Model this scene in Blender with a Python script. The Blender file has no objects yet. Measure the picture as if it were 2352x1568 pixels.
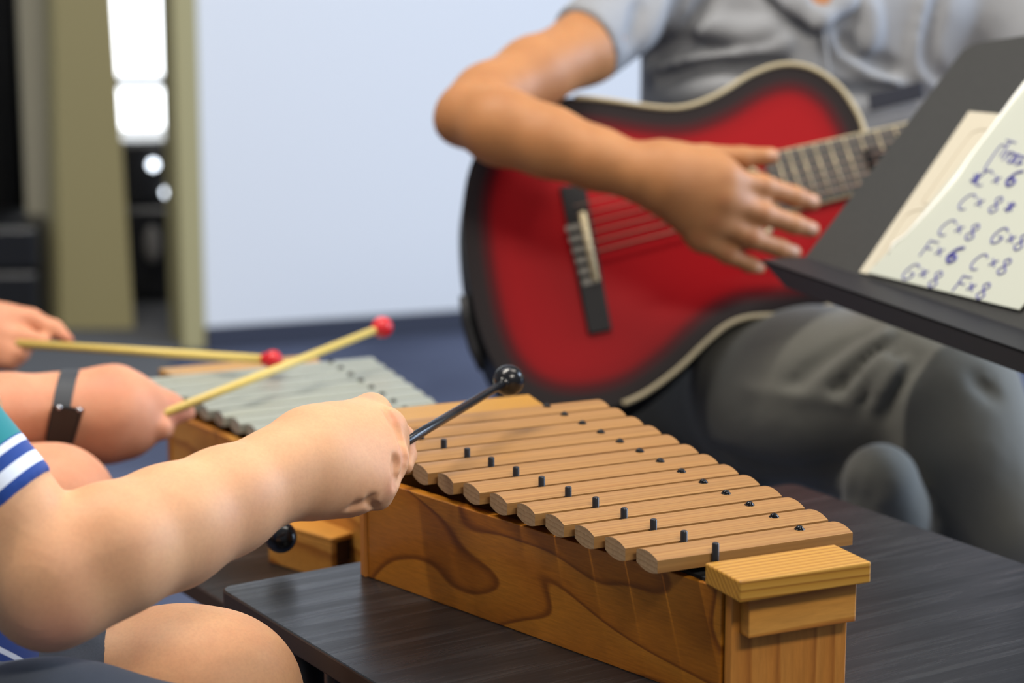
import bpy, math, random
import numpy as np
from mathutils import Vector, Matrix, geometry
random.seed(7); rng = np.random.default_rng(5)
scene = bpy.context.scene
COL = scene.collection

# ------------------------------------------------------------------ camera
F = 5146.0; PITCH = -0.2043; ROLL = 0.0; H = 1.0313
CF = np.array([0, math.cos(PITCH), math.sin(PITCH)])
_r = np.array([1.0, 0, 0]); _u = np.cross(_r, CF)
CR = math.cos(ROLL)*_r + math.sin(ROLL)*_u
CU = -math.sin(ROLL)*_r + math.cos(ROLL)*_u
EYE = np.array([0, 0, H])
cam = bpy.data.cameras.new('camera'); camo = bpy.data.objects.new('camera', cam); COL.objects.link(camo)
cam.sensor_width = 36.0; cam.lens = 36.0*F/2352
cam.clip_start = 0.05
camo.matrix_world = Matrix(((CR[0], CU[0], -CF[0], 0), (CR[1], CU[1], -CF[1], 0), (CR[2], CU[2], -CF[2], H), (0, 0, 0, 1)))
cam.dof.use_dof = True; cam.dof.focus_distance = 1.56; cam.dof.aperture_fstop = 4.9
scene.camera = camo
scene.view_settings.view_transform = 'Standard'; scene.view_settings.look = 'None'
scene.view_settings.exposure = 0.0; scene.view_settings.gamma = 1.0; scene.view_settings.use_curve_mapping = False

# ------------------------------------------------------------------ world and lights
w = bpy.data.worlds.new('room_light'); scene.world = w; w.use_nodes = True
w.node_tree.nodes['Background'].inputs[0].default_value = (0.80, 0.88, 1.0, 1)
w.node_tree.nodes['Background'].inputs[1].default_value = 0.29

def area(name, loc, target, sx, sy, power, col, along=None):
    l = bpy.data.lights.new(name, 'AREA'); l.shape = 'RECTANGLE'; l.size = sx; l.size_y = sy
    l.energy = power; l.color = col
    o = bpy.data.objects.new(name, l); COL.objects.link(o)
    z = (Vector(loc)-Vector(target)).normalized()
    x = Vector(along) if along else Vector((1, 0, 0))
    x = (x-z*x.dot(z)).normalized(); y = z.cross(x)
    o.matrix_world = Matrix(((x[0], y[0], z[0], loc[0]), (x[1], y[1], z[1], loc[1]), (x[2], y[2], z[2], loc[2]), (0, 0, 0, 1)))
    return o
BARDIR = (0.9058, 0.4236, 0)
area('ceiling_tube', (-0.80, 1.74, 2.75), (-0.80, 1.74, 0), 1.5, 0.04, 56, (1.0, 0.93, 0.82), BARDIR)
area('ceiling_panel', (1.25, -0.35, 2.75), (0.5, 1.0, 0.6), 1.2, 0.35, 52, (1.0, 0.92, 0.80), BARDIR)
area('ceiling_panel', (1.0, 2.1, 2.75), (1.0, 2.1, 0), 1.2, 0.5, 20, (1.0, 0.93, 0.82), BARDIR)
area('window_daylight', (3.2, 2.9, 1.5), (0.5, 2.3, 0.5), 1.8, 1.6, 170, (0.62, 0.77, 1.0))
area('wall_light', (-0.6, 2.6, 2.8), (0.3, 5.2, 0.6), 2.2, 0.4, 28, (0.93, 0.96, 1.0))

# ------------------------------------------------------------------ helpers
def ray(px, py): return CF + CR*((px-1176)/F) + CU*((784-py)/F)
def P(px, py, d): return EYE + ray(px, py)*d                # point at forward distance d
def on(px, py, z):
    d = ray(px, py); return EYE + d*((z-H)/d[2])            # point on a horizontal plane
def hit(px, py, p0, n):
    d = ray(px, py); return EYE + d*(np.dot(np.asarray(p0)-EYE, n)/np.dot(d, n))
def unit(v): v = np.asarray(v, float); return v/np.linalg.norm(v)
def wm(o):
    m = o.matrix_basis.copy()
    return (wm(o.parent) @ m) if o.parent else m
def root(name, label, cat, loc, rotz=0, group=None):
    o = bpy.data.objects.new(name, None); COL.objects.link(o); o.empty_display_size = 0.05
    o.location = [float(c) for c in loc]; o.rotation_euler = (0, 0, rotz)
    o['label'] = label; o['category'] = cat
    if group: o['group'] = group
    return o
def tag(o, label, cat, group=None):
    o['label'] = label; o['category'] = cat
    if group: o['group'] = group
    return o
def mk(name, verts, faces, mat, parent=None, smooth=False, label=None, bevel=0, local=False, origin=None):
    """verts in world coordinates unless local"""
    verts = np.asarray(verts, float)
    o = bpy.data.objects.new(name, None)
    if parent is not None and not local:
        M = np.array(wm(parent).inverted()); verts = verts @ M[:3, :3].T + M[:3, 3]
    if parent is None and origin is not None:
        verts = verts - np.asarray(origin)
    me = bpy.data.meshes.new(name)
    me.from_pydata(verts.tolist(), [], [list(f) for f in faces]); me.update()
    bpy.data.objects.remove(o)
    o = bpy.data.objects.new(name, me); COL.objects.link(o)
    if parent is not None: o.parent = parent
    if parent is None and origin is not None: o.location = [float(c) for c in origin]
    if mat: me.materials.append(mat)
    if smooth: me.polygons.foreach_set('use_smooth', [True]*len(me.polygons))
    if bevel:
        b = o.modifiers.new('soft_edges', 'BEVEL'); b.width = bevel; b.segments = 2; b.limit_method = 'ANGLE'
    if label: o['label'] = label
    return o
def struct(o): o['kind'] = 'structure'; return o
class MB:
    def __init__(s): s.v = []; s.f = []
    def add(s, v, f):
        n = len(s.v); s.v += [tuple(map(float, p)) for p in v]; s.f += [[n+i for i in q] for q in f]; return s
    def box(s, lo, hi):
        x0, y0, z0 = lo; x1, y1, z1 = hi
        return s.add([(x0, y0, z0), (x1, y0, z0), (x1, y1, z0), (x0, y1, z0), (x0, y0, z1), (x1, y0, z1), (x1, y1, z1), (x0, y1, z1)],
                     [(0, 3, 2, 1), (4, 5, 6, 7), (0, 1, 5, 4), (1, 2, 6, 5), (2, 3, 7, 6), (3, 0, 4, 7)])
    def prism(s, poly, off):
        """planar polygon of 3D points, thickened by the vector off"""
        n = len(poly); a = [np.asarray(p, float) for p in poly]; b = [p+np.asarray(off) for p in a]
        nrm = sum(np.cross(a[i]-a[0], a[(i+1) % n]-a[0]) for i in range(n))
        if np.dot(nrm, off) < 0: a, b = a[::-1], b[::-1]
        return s.add(a+b, [list(range(n))[::-1], list(range(n, 2*n))]+[(i, (i+1) % n, n+(i+1) % n, n+i) for i in range(n)])
    def tube(s, pts, rad, n=12, squash=None, cap=True):
        pts = [np.asarray(p, float) for p in pts]; m = len(pts)
        rad = [rad]*m if np.isscalar(rad) else rad
        V = []; up = np.array([0.13, 0.21, 1.0]); prev = None
        for i in range(m):
            t = unit(pts[min(i+1, m-1)]-pts[max(i-1, 0)])
            a = prev if prev is not None else np.cross(t, up if abs(np.dot(t, unit(up))) < .95 else np.array([1., 0, 0]))
            a = unit(a-t*np.dot(a, t)); b = np.cross(t, a); prev = a
            for k in range(n):
                c = 2*math.pi*k/n; V.append(pts[i]+rad[i]*(math.cos(c)*a+math.sin(c)*b))
        Fs = [(i*n+k, i*n+(k+1) % n, (i+1)*n+(k+1) % n, (i+1)*n+k) for i in range(m-1) for k in range(n)]
        if cap: Fs += [list(range(n))[::-1], list(range((m-1)*n, m*n))]
        return s.add(V, Fs)
    def ball(s, c, r, n=24, m=14, axis=None):
        V = []; Fs = []; r = np.array([r]*3 if np.isscalar(r) else r, float)
        for i in range(m+1):
            th = math.pi*i/m
            for k in range(n):
                ph = 2*math.pi*k/n
                V.append(np.asarray(c)+r*np.array([math.sin(th)*math.cos(ph), math.sin(th)*math.sin(ph), math.cos(th)]))
        for i in range(m):
            for k in range(n):
                Fs.append((i*n+k, (i+1)*n+k, (i+1)*n+(k+1) % n, i*n+(k+1) % n))
        return s.add(V, Fs)
    def make(s, name, mat, parent=None, smooth=False, label=None, bevel=0, local=False, origin=None):
        return mk(name, s.v, s.f, mat, parent, smooth, label, bevel, local, origin)
def autosmooth(o, deg=40):
    me = o.data
    me.polygons.foreach_set('use_smooth', [True]*len(me.polygons))
    me.set_sharp_from_angle(angle=math.radians(deg))
    return o

# ------------------------------------------------------------------ materials
def lin(c):
    return tuple(((x/255)/12.92 if x/255 <= 0.04045 else ((x/255+0.055)/1.055)**2.4) for x in c)+(1.0,)
def mat(name, col, rough=0.6, metal=0.0, spec=0.5, coat=0):
    m = bpy.data.materials.new(name); m.use_nodes = True
    b = m.node_tree.nodes['Principled BSDF']
    b.inputs['Base Color'].default_value = lin(col); b.inputs['Roughness'].default_value = rough
    b.inputs['Metallic'].default_value = metal; b.inputs['Specular IOR Level'].default_value = spec
    b.inputs['Coat Weight'].default_value = coat
    return m
class N:
    def __init__(s, m): s.t = m.node_tree; s.b = s.t.nodes['Principled BSDF']
    def n(s, typ, **kw):
        o = s.t.nodes.new(typ)
        for k, v in kw.items():
            if k.startswith('i_'):
                key = k[2:]; o.inputs[int(key) if key.isdigit() else key.replace('_', ' ')].default_value = v
            else: setattr(o, k, v)
        return o
    def l(s, a, b): s.t.links.new(a, b)
    def ramp(s, fac, stops):
        r = s.n('ShaderNodeValToRGB'); s.l(fac, r.inputs[0]); e = r.color_ramp.elements
        while len(e) < len(stops): e.new(0.5)
        for q, (p, c) in zip(e, stops): q.position = p; q.color = lin(c) if len(c) == 3 else c
        return r
    def coords(s, scale, kind='Object', rot=(0, 0, 0), loc=(0, 0, 0)):
        t = s.n('ShaderNodeTexCoord'); mp = s.n('ShaderNodeMapping')
        mp.inputs['Scale'].default_value = scale; mp.inputs['Rotation'].default_value = rot; mp.inputs['Location'].default_value = loc
        s.l(t.outputs[kind], mp.inputs[0]); return mp.outputs[0]
    def noise(s, vec, scale, detail=4, rough=.5, dist=0):
        o = s.n('ShaderNodeTexNoise'); s.l(vec, o.inputs['Vector'])
        o.inputs['Scale'].default_value = scale; o.inputs['Detail'].default_value = detail
        o.inputs['Roughness'].default_value = rough; o.inputs['Distortion'].default_value = dist
        return o.outputs['Fac']
    def wave(s, vec, scale, dist, dscale=1, direction='X', profile='SAW', detail=2):
        o = s.n('ShaderNodeTexWave', wave_type='BANDS', bands_direction=direction, wave_profile=profile); s.l(vec, o.inputs['Vector'])
        o.inputs['Scale'].default_value = scale; o.inputs['Distortion'].default_value = dist
        o.inputs['Detail'].default_value = detail; o.inputs['Detail Scale'].default_value = dscale
        return o.outputs['Fac']
    def mix(s, fac, a, b, mode='MIX'):
        o = s.n('ShaderNodeMix', data_type='RGBA', blend_type=mode)
        for sock, v in ((o.inputs[0], fac), (o.inputs[6], a), (o.inputs[7], b)):
            if hasattr(v, 'is_linked'): s.l(v, sock)
            elif isinstance(v, tuple) and len(v) == 3: sock.default_value = lin(v)
            else: sock.default_value = v
        return o.outputs[2]
    def bump(s, h, strength, dist=0.001):
        o = s.n('ShaderNodeBump'); o.inputs['Strength'].default_value = strength; o.inputs['Distance'].default_value = dist
        s.l(h, o.inputs['Height']); s.l(o.outputs[0], s.b.inputs['Normal'])
    def color(s, c): s.l(c, s.b.inputs['Base Color'])

def wood(name, dark, mid, light, ring_scale, dirn='X', stretch=(1, .03, 1), rough=.42, dist=2.5, fine=.35, coat=0.0, kind='Object', rot=(0, 0, 0), bump=.15):
    m = mat(name, mid, rough, coat=coat); n = N(m)
    v = n.coords(stretch, kind, rot)
    wv = n.wave(v, ring_scale, dist, 1.2, dirn)
    r = n.ramp(wv, [(0, light), (.62, mid), (.9, dark), (1, mid)])
    f = n.noise(n.coords(tuple(30*q for q in stretch), kind, rot), 12, 5, .6)
    g = n.ramp(f, [(.3, (150, 150, 150)), (.7, (255, 255, 255))])
    n.color(n.mix(fine, r.outputs[0], g.outputs[0], 'MULTIPLY')); n.bump(f, bump, .0006)
    return m
M_PINE = wood('pine_end_block', (146, 94, 30), (188, 136, 50), (196, 146, 62), 112, 'DIAGONAL', (1, .02, 1), .38, 1.2, .2)
M_PANEL = wood('pine_panel', (160, 98, 38), (186, 120, 50), (194, 130, 58), 15, 'Y', (1, 1, .12), .36, 7.0, .3)
M_PLATE = wood('pine_plate', (160, 98, 40), (198, 136, 58), (208, 148, 70), 12, 'Z', (1, .12, 1), .36, 5.0, .3)
M_BAR = wood('rosewood_bar', (150, 104, 55), (164, 118, 65), (170, 126, 72), 95, 'X', (1, .015, 1.0), .46, 9, .34)
def mk_ply():
    m = mat('amber_plywood', (150, 92, 30), .3, coat=.15); n = N(m)
    v = n.coords((.42, .42, 1.0)); q = n.noise(v, 8, 1.5, .45, .3)
    wv = n.n('ShaderNodeMath', operation='MULTIPLY', i_1=10.0); n.l(q, wv.inputs[0])
    fr = n.n('ShaderNodeMath', operation='FRACT'); n.l(wv.outputs[0], fr.inputs[0])
    r = n.ramp(fr.outputs[0], [(0, (182, 118, 36)), (.5, (174, 108, 30)), (.84, (166, 100, 26)), (.93, (122, 68, 16)), (.96, (124, 70, 18)), (1, (178, 114, 34))])
    f = n.noise(n.coords((8, 8, 90)), 9, 4, .6)
    g = n.ramp(f, [(.3, (190, 190, 190)), (.7, (255, 255, 255))])
    n.color(n.mix(.6, r.outputs[0], g.outputs[0], 'MULTIPLY')); return m
M_PLY = mk_ply()
def mk_table():
    m = mat('charcoal_woodgrain_laminate', (52, 51, 52), .34, spec=.45); n = N(m)
    v = n.coords((1, .07, 1)); f = n.noise(v, 95, 6, .65, .6); f2 = n.noise(n.coords((1, .1, 1)), 14, 3, .5, .5)
    r = n.ramp(f, [(.32, (16, 17, 18)), (.5, (29, 30, 32)), (.72, (50, 51, 53))])
    r2 = n.ramp(f2, [(.3, (195, 195, 195)), (.7, (255, 255, 255))])
    n.color(n.mix(.7, r.outputs[0], r2.outputs[0], 'MULTIPLY')); n.bump(f, .35, .0008)
    rr = n.ramp(f, [(.3, (.36,)*3+(1,)), (.7, (.22,)*3+(1,))]); n.l(rr.outputs[0], n.b.inputs['Roughness'])
    return m
M_TABLE = mk_table()
M_EDGE = mat('dark_brown_table_edge', (58, 48, 44), .6)
M_BLACK = mat('black_plastic', (22, 22, 24), .35)
M_BALL = mat('black_rubber_ball', (16, 16, 18), .22)
M_ROD = mat('black_glossy_rod', (24, 26, 32), .25)
M_PEG = mat('dark_rubber_peg', (36, 36, 39), .34, .3)
M_NAIL = mat('black_nail', (24, 24, 26), .2, .6)
M_INNER = mat('black_box_interior', (14, 13, 12), .9)
M_ALU = mat('grey_aluminium_bar', (176, 179, 166), .42, .55)
n = N(M_ALU); n.bump(n.noise(n.coords((1, .02, 1)), 120, 3), .1, .0005)
M_CANE = mat('yellow_cane', (206, 180, 96), .4)
M_REDBALL = mat('red_rubber_ball', (196, 22, 32), .35)
M_DESK = mat('black_speckled_metal', (66, 65, 61), .62)
n = N(M_DESK); f = n.noise(n.coords((1, 1, 1)), 900, 2); r = n.ramp(f, [(.35, (36, 36, 34)), (.65, (58, 57, 54))]); n.color(r.outputs[0])
M_SHELF = mat('black_satin_metal', (26, 27, 32), .5)
M_STEEL = mat('chrome_steel', (190, 192, 196), .15, 1.0)

def cloth(name, col, scale=900, rough=.85, bump=.25, wr=0.0, wscale=12, bd=.012):
    m = mat(name, col, rough, spec=.2); n = N(m)
    t = n.noise(n.coords((1, 1, 1)), scale, 2)
    d = tuple(int(c*.9) for c in col)
    r = n.ramp(t, [(.3, d), (.7, col)]); n.color(r.outputs[0])
    m.node_tree.nodes['Principled BSDF'].inputs['Sheen Weight'].default_value = .15
    if wr:
        wv = n.noise(n.coords((1, .55, .8)), wscale, 2, .45, .8); n.bump(wv, wr, bd)
    return m
M_POLO = cloth('pale_grey_polo_cotton', (143, 144, 147), wr=.3, wscale=14)
M_TROUSER = cloth('grey_green_trouser_cotton', (104, 103, 96), wr=.4, wscale=10)
M_SHORTS = cloth('slate_grey_shorts_cotton', (74, 80, 92), wr=.4, wscale=14)
M_BADGE = mat('dark_badge_plastic', (28, 29, 40), .4)
M_BELT = mat('black_leather', (20, 20, 22), .5)

def skin(name, light, deep, spots=(), knuckle=(188, 116, 96)):
    m = mat(name, light, .55, spec=.3); n = N(m)
    n.b.inputs['Subsurface Weight'].default_value = .22
    n.b.inputs['Subsurface Radius'].default_value = (1.0, .35, .2); n.b.inputs['Subsurface Scale'].default_value = .006
    v = n.coords((1, 1, 1)); a = n.noise(v, 22, 4, .6); b = n.noise(v, 420, 3, .6)
    r = n.ramp(a, [(.3, deep), (.7, light)])
    g = n.ramp(b, [(.25, (238, 238, 238)), (.6, (255, 255, 255))])
    c = n.mix(.6, r.outputs[0], g.outputs[0], 'MULTIPLY')
    at = n.n('ShaderNodeAttribute', attribute_name='tint'); c = n.mix(at.outputs['Fac'], c, knuckle)
    at2 = n.n('ShaderNodeAttribute', attribute_name='nail'); c = n.mix(at2.outputs['Fac'], c, (226, 186, 164))
    for p, rad in spots:
        d = n.n('ShaderNodeVectorMath', operation='DISTANCE'); n.l(n.n('ShaderNodeNewGeometry').outputs['Position'], d.inputs[0]); d.inputs[1].default_value = [float(q) for q in p]
        k = n.n('ShaderNodeMapRange', i_1=rad*.55, i_2=rad, i_3=.85, i_4=0.0); n.l(d.outputs['Value'], k.inputs[0])
        c = n.mix(k.outputs[0], c, (92, 52, 40))
    n.color(c); n.bump(b, .07, .0004)
    return m

# ------------------------------------------------------------------ organic surfaces: smooth unions of tapered capsules
def axis(lo, hi, coarse, fine=()):
    out = [lo]
    while out[-1] < hi:
        x = out[-1]; s = coarse
        for a, b, fs in fine:
            if a-1e-9 <= x < b: s = min(s, fs)
            elif x < a: s = min(s, max(fs, min(coarse, (a-x)*.5+fs)))
            elif x >= b: s = min(s, max(fs, min(coarse, (x-b)*.5+fs)))
        out.append(x+s)
    return np.array(out, np.float32)
def cap(a, b, ra, rb, k=.01, cuts=(), flat=None, op='+'):
    return dict(a=np.asarray(a, float), b=np.asarray(b, float), ra=ra, rb=rb, k=k, cuts=cuts, flat=flat, op=op)
def chain(pts, k=.012, flat=None, op='+'):
    """pts: (px, py, d, r_px)"""
    out = []
    for p, q in zip(pts[:-1], pts[1:]):
        out.append(cap(P(*p[:3]), P(*q[:3]), p[3]*p[2]/F, q[3]*q[2]/F, k, flat=flat, op=op))
    return out
def field(prims, xs, ys, zs):
    Fd = np.full((len(xs), len(ys), len(zs)), 0.5, np.float32)
    for p in prims:
        k = p['k']; rm = max(p['ra'], p['rb'])+k+.016
        lo = np.minimum(p['a'], p['b'])-rm; hi = np.maximum(p['a'], p['b'])+rm
        sl = []
        for A, l, h in zip((xs, ys, zs), lo, hi):
            i0 = max(0, np.searchsorted(A, l)-1); i1 = min(len(A), np.searchsorted(A, h)+1); sl.append(slice(i0, i1))
        if any(s.stop <= s.start for s in sl): continue
        X = xs[sl[0]][:, None, None]-np.float32(p['a'][0]); Y = ys[sl[1]][None, :, None]-np.float32(p['a'][1]); Z = zs[sl[2]][None, None, :]-np.float32(p['a'][2])
        ba = (p['b']-p['a']).astype(np.float32); L2 = float(ba@ba)
        t = np.clip((X*ba[0]+Y*ba[1]+Z*ba[2])/L2, 0, 1) if L2 > 1e-12 else np.zeros((1, 1, 1), np.float32)
        qx = X-t*ba[0]; qy = Y-t*ba[1]; qz = Z-t*ba[2]
        if p['flat'] is not None:
            wv, f = p['flat']; wv = unit(wv).astype(np.float32); c = (qx*wv[0]+qy*wv[1]+qz*wv[2])*np.float32(1/f-1)
            qx = qx+c*wv[0]; qy = qy+c*wv[1]; qz = qz+c*wv[2]
        d = np.sqrt(qx*qx+qy*qy+qz*qz)-(p['ra']+(p['rb']-p['ra'])*t)
        for q, nn in p['cuts']:
            q = np.asarray(q)-p['a']; nn = unit(nn)
            d = np.maximum(d, X*np.float32(nn[0])+Y*np.float32(nn[1])+Z*np.float32(nn[2])-np.float32(q@nn))
        S = Fd[sl[0], sl[1], sl[2]]
        if p['op'] == '-':
            d = -d; h = np.clip(.5-.5*(S-d)/max(k, 1e-6), 0, 1) if k else None
            Fd[sl[0], sl[1], sl[2]] = (S*(1-h)+d*h+k*h*(1-h)) if k else np.maximum(S, d)
        else:
            h = np.clip(.5+.5*(S-d)/max(k, 1e-6), 0, 1)
            Fd[sl[0], sl[1], sl[2]] = S*(1-h)+d*h-k*h*(1-h)
    return Fd
def nets(Fd, xs, ys, zs, relax=2):
    ins = Fd < 0
    c = np.zeros(tuple(s-1 for s in Fd.shape), np.int8)
    for i in (0, 1):
        for j in (0, 1):
            for k in (0, 1):
                c += ins[i:ins.shape[0]-1+i, j:ins.shape[1]-1+j, k:ins.shape[2]-1+k]
    idx = np.argwhere((c > 0) & (c < 8)); del c
    I, J, K = idx.T; n = len(idx)
    acc = np.zeros((n, 3)); cnt = np.zeros(n)
    cs = [(i, j, k) for i in (0, 1) for j in (0, 1) for k in (0, 1)]
    for a in cs:
        for ax in range(3):
            if a[ax]: continue
            b = list(a); b[ax] = 1
            fa = Fd[I+a[0], J+a[1], K+a[2]]; fb = Fd[I+b[0], J+b[1], K+b[2]]
            m = (fa < 0) != (fb < 0); t = np.where(m, fa/np.where(m, fa-fb, 1), 0)
            pa = np.stack([xs[I+a[0]], ys[J+a[1]], zs[K+a[2]]], 1); pb = np.stack([xs[I+b[0]], ys[J+b[1]], zs[K+b[2]]], 1)
            acc += np.where(m[:, None], pa+(pb-pa)*t[:, None], 0); cnt += m
    V = acc/cnt[:, None]
    vid = np.full(tuple(s-1 for s in Fd.shape), -1, np.int32); vid[I, J, K] = np.arange(n)
    quads = []
    for ax in range(3):
        o = [0, 0, 0]; o[ax] = 1
        A = ins[:ins.shape[0]-o[0], :ins.shape[1]-o[1], :ins.shape[2]-o[2]]; B = ins[o[0]:, o[1]:, o[2]:]
        e = np.argwhere(A != B); s = A[tuple(e.T)]
        u, v = (ax+1) % 3, (ax+2) % 3
        ok = (e[:, u] > 0) & (e[:, v] > 0) & (e[:, u] < Fd.shape[u]-1) & (e[:, v] < Fd.shape[v]-1); e = e[ok]; s = s[ok]
        def g(du, dv):
            q = e.copy(); q[:, u] += du; q[:, v] += dv; return vid[tuple(q.T)]
        Q = np.stack([g(-1, -1), g(0, -1), g(0, 0), g(-1, 0)], 1)
        Q[~s] = Q[~s][:, ::-1]; quads.append(Q)
    Q = np.concatenate(quads); Q = Q[(Q >= 0).all(1)]
    E = np.concatenate([Q[:, [0, 1]], Q[:, [1, 2]], Q[:, [2, 3]], Q[:, [3, 0]]])
    deg = np.bincount(E[:, 0], minlength=n)+np.bincount(E[:, 1], minlength=n)
    for it in range(relax):
        S = np.stack([np.bincount(E[:, 0], V[E[:, 1], c], n)+np.bincount(E[:, 1], V[E[:, 0], c], n) for c in range(3)], 1)
        V = V+.5*(S/np.maximum(deg, 1)[:, None]-V)
    return V, Q
def organic(name, prims, material, parent, coarse, fine=((), (), ()), relax=2, tints=(), nails=(), label=None, pad=.012, clip=None):
    lo = np.min([np.minimum(p['a'], p['b'])-max(p['ra'], p['rb']) for p in prims if p['op'] == '+'], 0)-pad
    hi = np.max([np.maximum(p['a'], p['b'])+max(p['ra'], p['rb']) for p in prims if p['op'] == '+'], 0)+pad
    ax = [axis(lo[i], hi[i], coarse, fine[i]) for i in range(3)]
    V, Q = nets(field(prims, *ax), *ax, relax=relax)
    Mi = np.array(wm(parent).inverted()); L = V @ Mi[:3, :3].T + Mi[:3, 3]
    me = bpy.data.meshes.new(name); me.vertices.add(len(L)); me.vertices.foreach_set('co', L.astype(np.float32).ravel())
    me.loops.add(Q.size); me.loops.foreach_set('vertex_index', Q.astype(np.int32).ravel())
    me.polygons.add(len(Q)); me.polygons.foreach_set('loop_start', np.arange(0, Q.size, 4, dtype=np.int32)); me.polygons.foreach_set('loop_total', np.full(len(Q), 4, np.int32))
    me.polygons.foreach_set('use_smooth', np.ones(len(Q), bool)); me.update(calc_edges=True); me.validate()
    for nm, pts in (('tint', tints), ('nail', nails)):
        if not pts: continue
        val = np.zeros(len(V))
        for c, r, s in pts:
            d = np.linalg.norm(V-np.asarray(c), axis=1)
            e = np.clip(1-d/r, 0, 1)
            val = np.maximum(val, s*(e*e*(3-2*e) if nm == 'tint' else np.clip(e*4, 0, 1)))
        a = me.attributes.new(nm, 'FLOAT', 'POINT'); a.data.foreach_set('value', val.astype(np.float32))
    me.materials.append(material)
    o = bpy.data.objects.new(name, me); COL.objects.link(o); o.parent = parent
    if label: o['label'] = label
    return o
def surf(prims, px, py, d0, span=.2, n=240):
    ds = np.linspace(d0-span, d0+span, n); Q = EYE[None]+ray(px, py)[None]*ds[:, None]
    f = np.full(n, .5)
    for p in prims:
        if p['op'] == '-': continue
        ba = p['b']-p['a']; L2 = max(ba@ba, 1e-12); q = Q-p['a']; t = np.clip(q@ba/L2, 0, 1); q = q-t[:, None]*ba
        d = np.linalg.norm(q, axis=1)-(p['ra']+(p['rb']-p['ra'])*t); k = p['k']
        for c, nn in p['cuts']: d = np.maximum(d, (Q-np.asarray(c))@unit(nn))
        h = np.clip(.5+.5*(f-d)/k, 0, 1); f = f*(1-h)+d*h-k*h*(1-h)
    i = np.argmax(f < 0); return ds[i] if f[i] < 0 else None
def crease(prims, pts, d0, r, depth=.5, k=.012, op='-'):
    """a crease (or ridge) of radius r px following the visible surface of prims"""
    out = []; pp = spline(pts, 3, False); n = len(pp); prev = None
    for i, q in enumerate(pp):
        d = surf(prims, q[0], q[1], d0)
        if d is None: prev = None; continue
        rr = r*(.35+.65*math.sin(math.pi*(i+.5)/n)); dd = d+(rr*d/F)*(depth if op == '+' else -depth)
        c = (q[0], q[1], dd, rr)
        if prev: out += chain([prev, c], k, op=op)
        prev = c
    return out
def fz(*pts, m=.05):
    """fine ranges around pixel points (px,py,d)"""
    Q = np.array([P(*p[:3]) for p in pts]); return Q.min(0)-m, Q.max(0)+m

# ------------------------------------------------------------------ setting
def mk_floor():
    m = mat('blue_grey_carpet', (96, 102, 122), .95, spec=.1); n = N(m)
    f = n.noise(n.coords((1, 1, 1)), 350, 3); f2 = n.noise(n.coords((1, 1, 1)), 2.2, 3)
    r = n.ramp(f, [(.3, (76, 82, 102)), (.7, (104, 111, 134))]); r2 = n.ramp(f2, [(.35, (190, 190, 195)), (.65, (255, 255, 255))])
    n.color(n.mix(.8, r.outputs[0], r2.outputs[0], 'MULTIPLY')); n.bump(f, .3, .003); return m
M_FLOOR = mk_floor()
M_HALL = cloth('charcoal_hall_carpet', (74, 74, 76), 400)
M_WALL = mat('white_painted_wall', (214, 216, 220), .6)
n = N(M_WALL); n.bump(n.noise(n.coords((1, 1, 1)), 60, 3), .05, .002)
M_OLIVE = mat('olive_beige_gloss_paint', (160, 150, 108), .55)
M_BEIGE = mat('pale_beige_paint', (150, 144, 124), .55)
M_SKIRT = mat('dark_grey_skirting', (46, 50, 66), .6)
M_CURT = cloth('black_curtain', (22, 22, 24), wr=.5)

struct(MB().box((-6, -2, -.1), (6, 12, 0)).make('floor', M_FLOOR))
w0 = on(472, 801, 0); w1 = on(1085, 757, 0); wd = unit(w1-w0); wn = np.array([wd[1], -wd[0], 0])   # wall runs along wd, faces -wn side
if wn[1] > 0: wn = -wn
def wallbox(a, b, z0, z1, th, off=0.0):
    """slab along the back wall line from distance a to b, standing th thick behind its face"""
    p = w0+wd*a+wn*off; q = w0+wd*b+wn*off
    pts = [p+[0, 0, z0], q+[0, 0, z0], q+[0, 0, z1], p+[0, 0, z1]]
    return MB().prism(pts, -wn*th)
struct(wallbox(0.0, 6.5, 0.0, 3.0, .12).make('wall_back', M_WALL))
struct(wallbox(0.0, 6.5, 0.0, .05, .02, .02).make('baseboard_back', M_SKIRT))
# door frame and the open olive door leaf seen edge-on
jl = on(412, 801, 0); j = np.dot(jl-w0, wd)
struct(wallbox(j, 0.0, 0, 3.0, .14, .015).make('trim_1', M_OLIVE, bevel=.006))
pl = on(140, 766, 0); pr = on(311, 766, 0); pdv = unit(pr-pl)
pn_ = np.cross(pdv, [.0, 0, 1.]); tl_, tr_ = hit(122, -40, pl, pn_), hit(258, -40, pl, pn_)
tl_, tr_ = pl+(tl_-pl)*(3/tl_[2]), pr+(tr_-pr)*(3/tr_[2])
struct(MB().prism([pl, pr, tr_, tl_], np.array([-.03, .04, 0])).make('door_1', M_OLIVE, bevel=.006))
bl = P(62, 560, 5.25); br = P(146, 560, 5.25)
struct(MB().prism([(bl[0], bl[1], 0), (br[0], br[1], 0), (br[0], br[1], 3), (bl[0], bl[1], 3)], (0, .08, 0)).make('trim_2', M_BEIGE, bevel=.006))
struct(MB().box((-3.6, 4.35, 0.0), (-.735, 8.95, .012)).make('floor_hall', M_HALL))
struct(MB().box((-4, 9.0, 0), (0.2, 9.1, 3.2)).make('wall_hall', mat('grey_hall_wall', (70, 70, 72), .8)))
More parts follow.
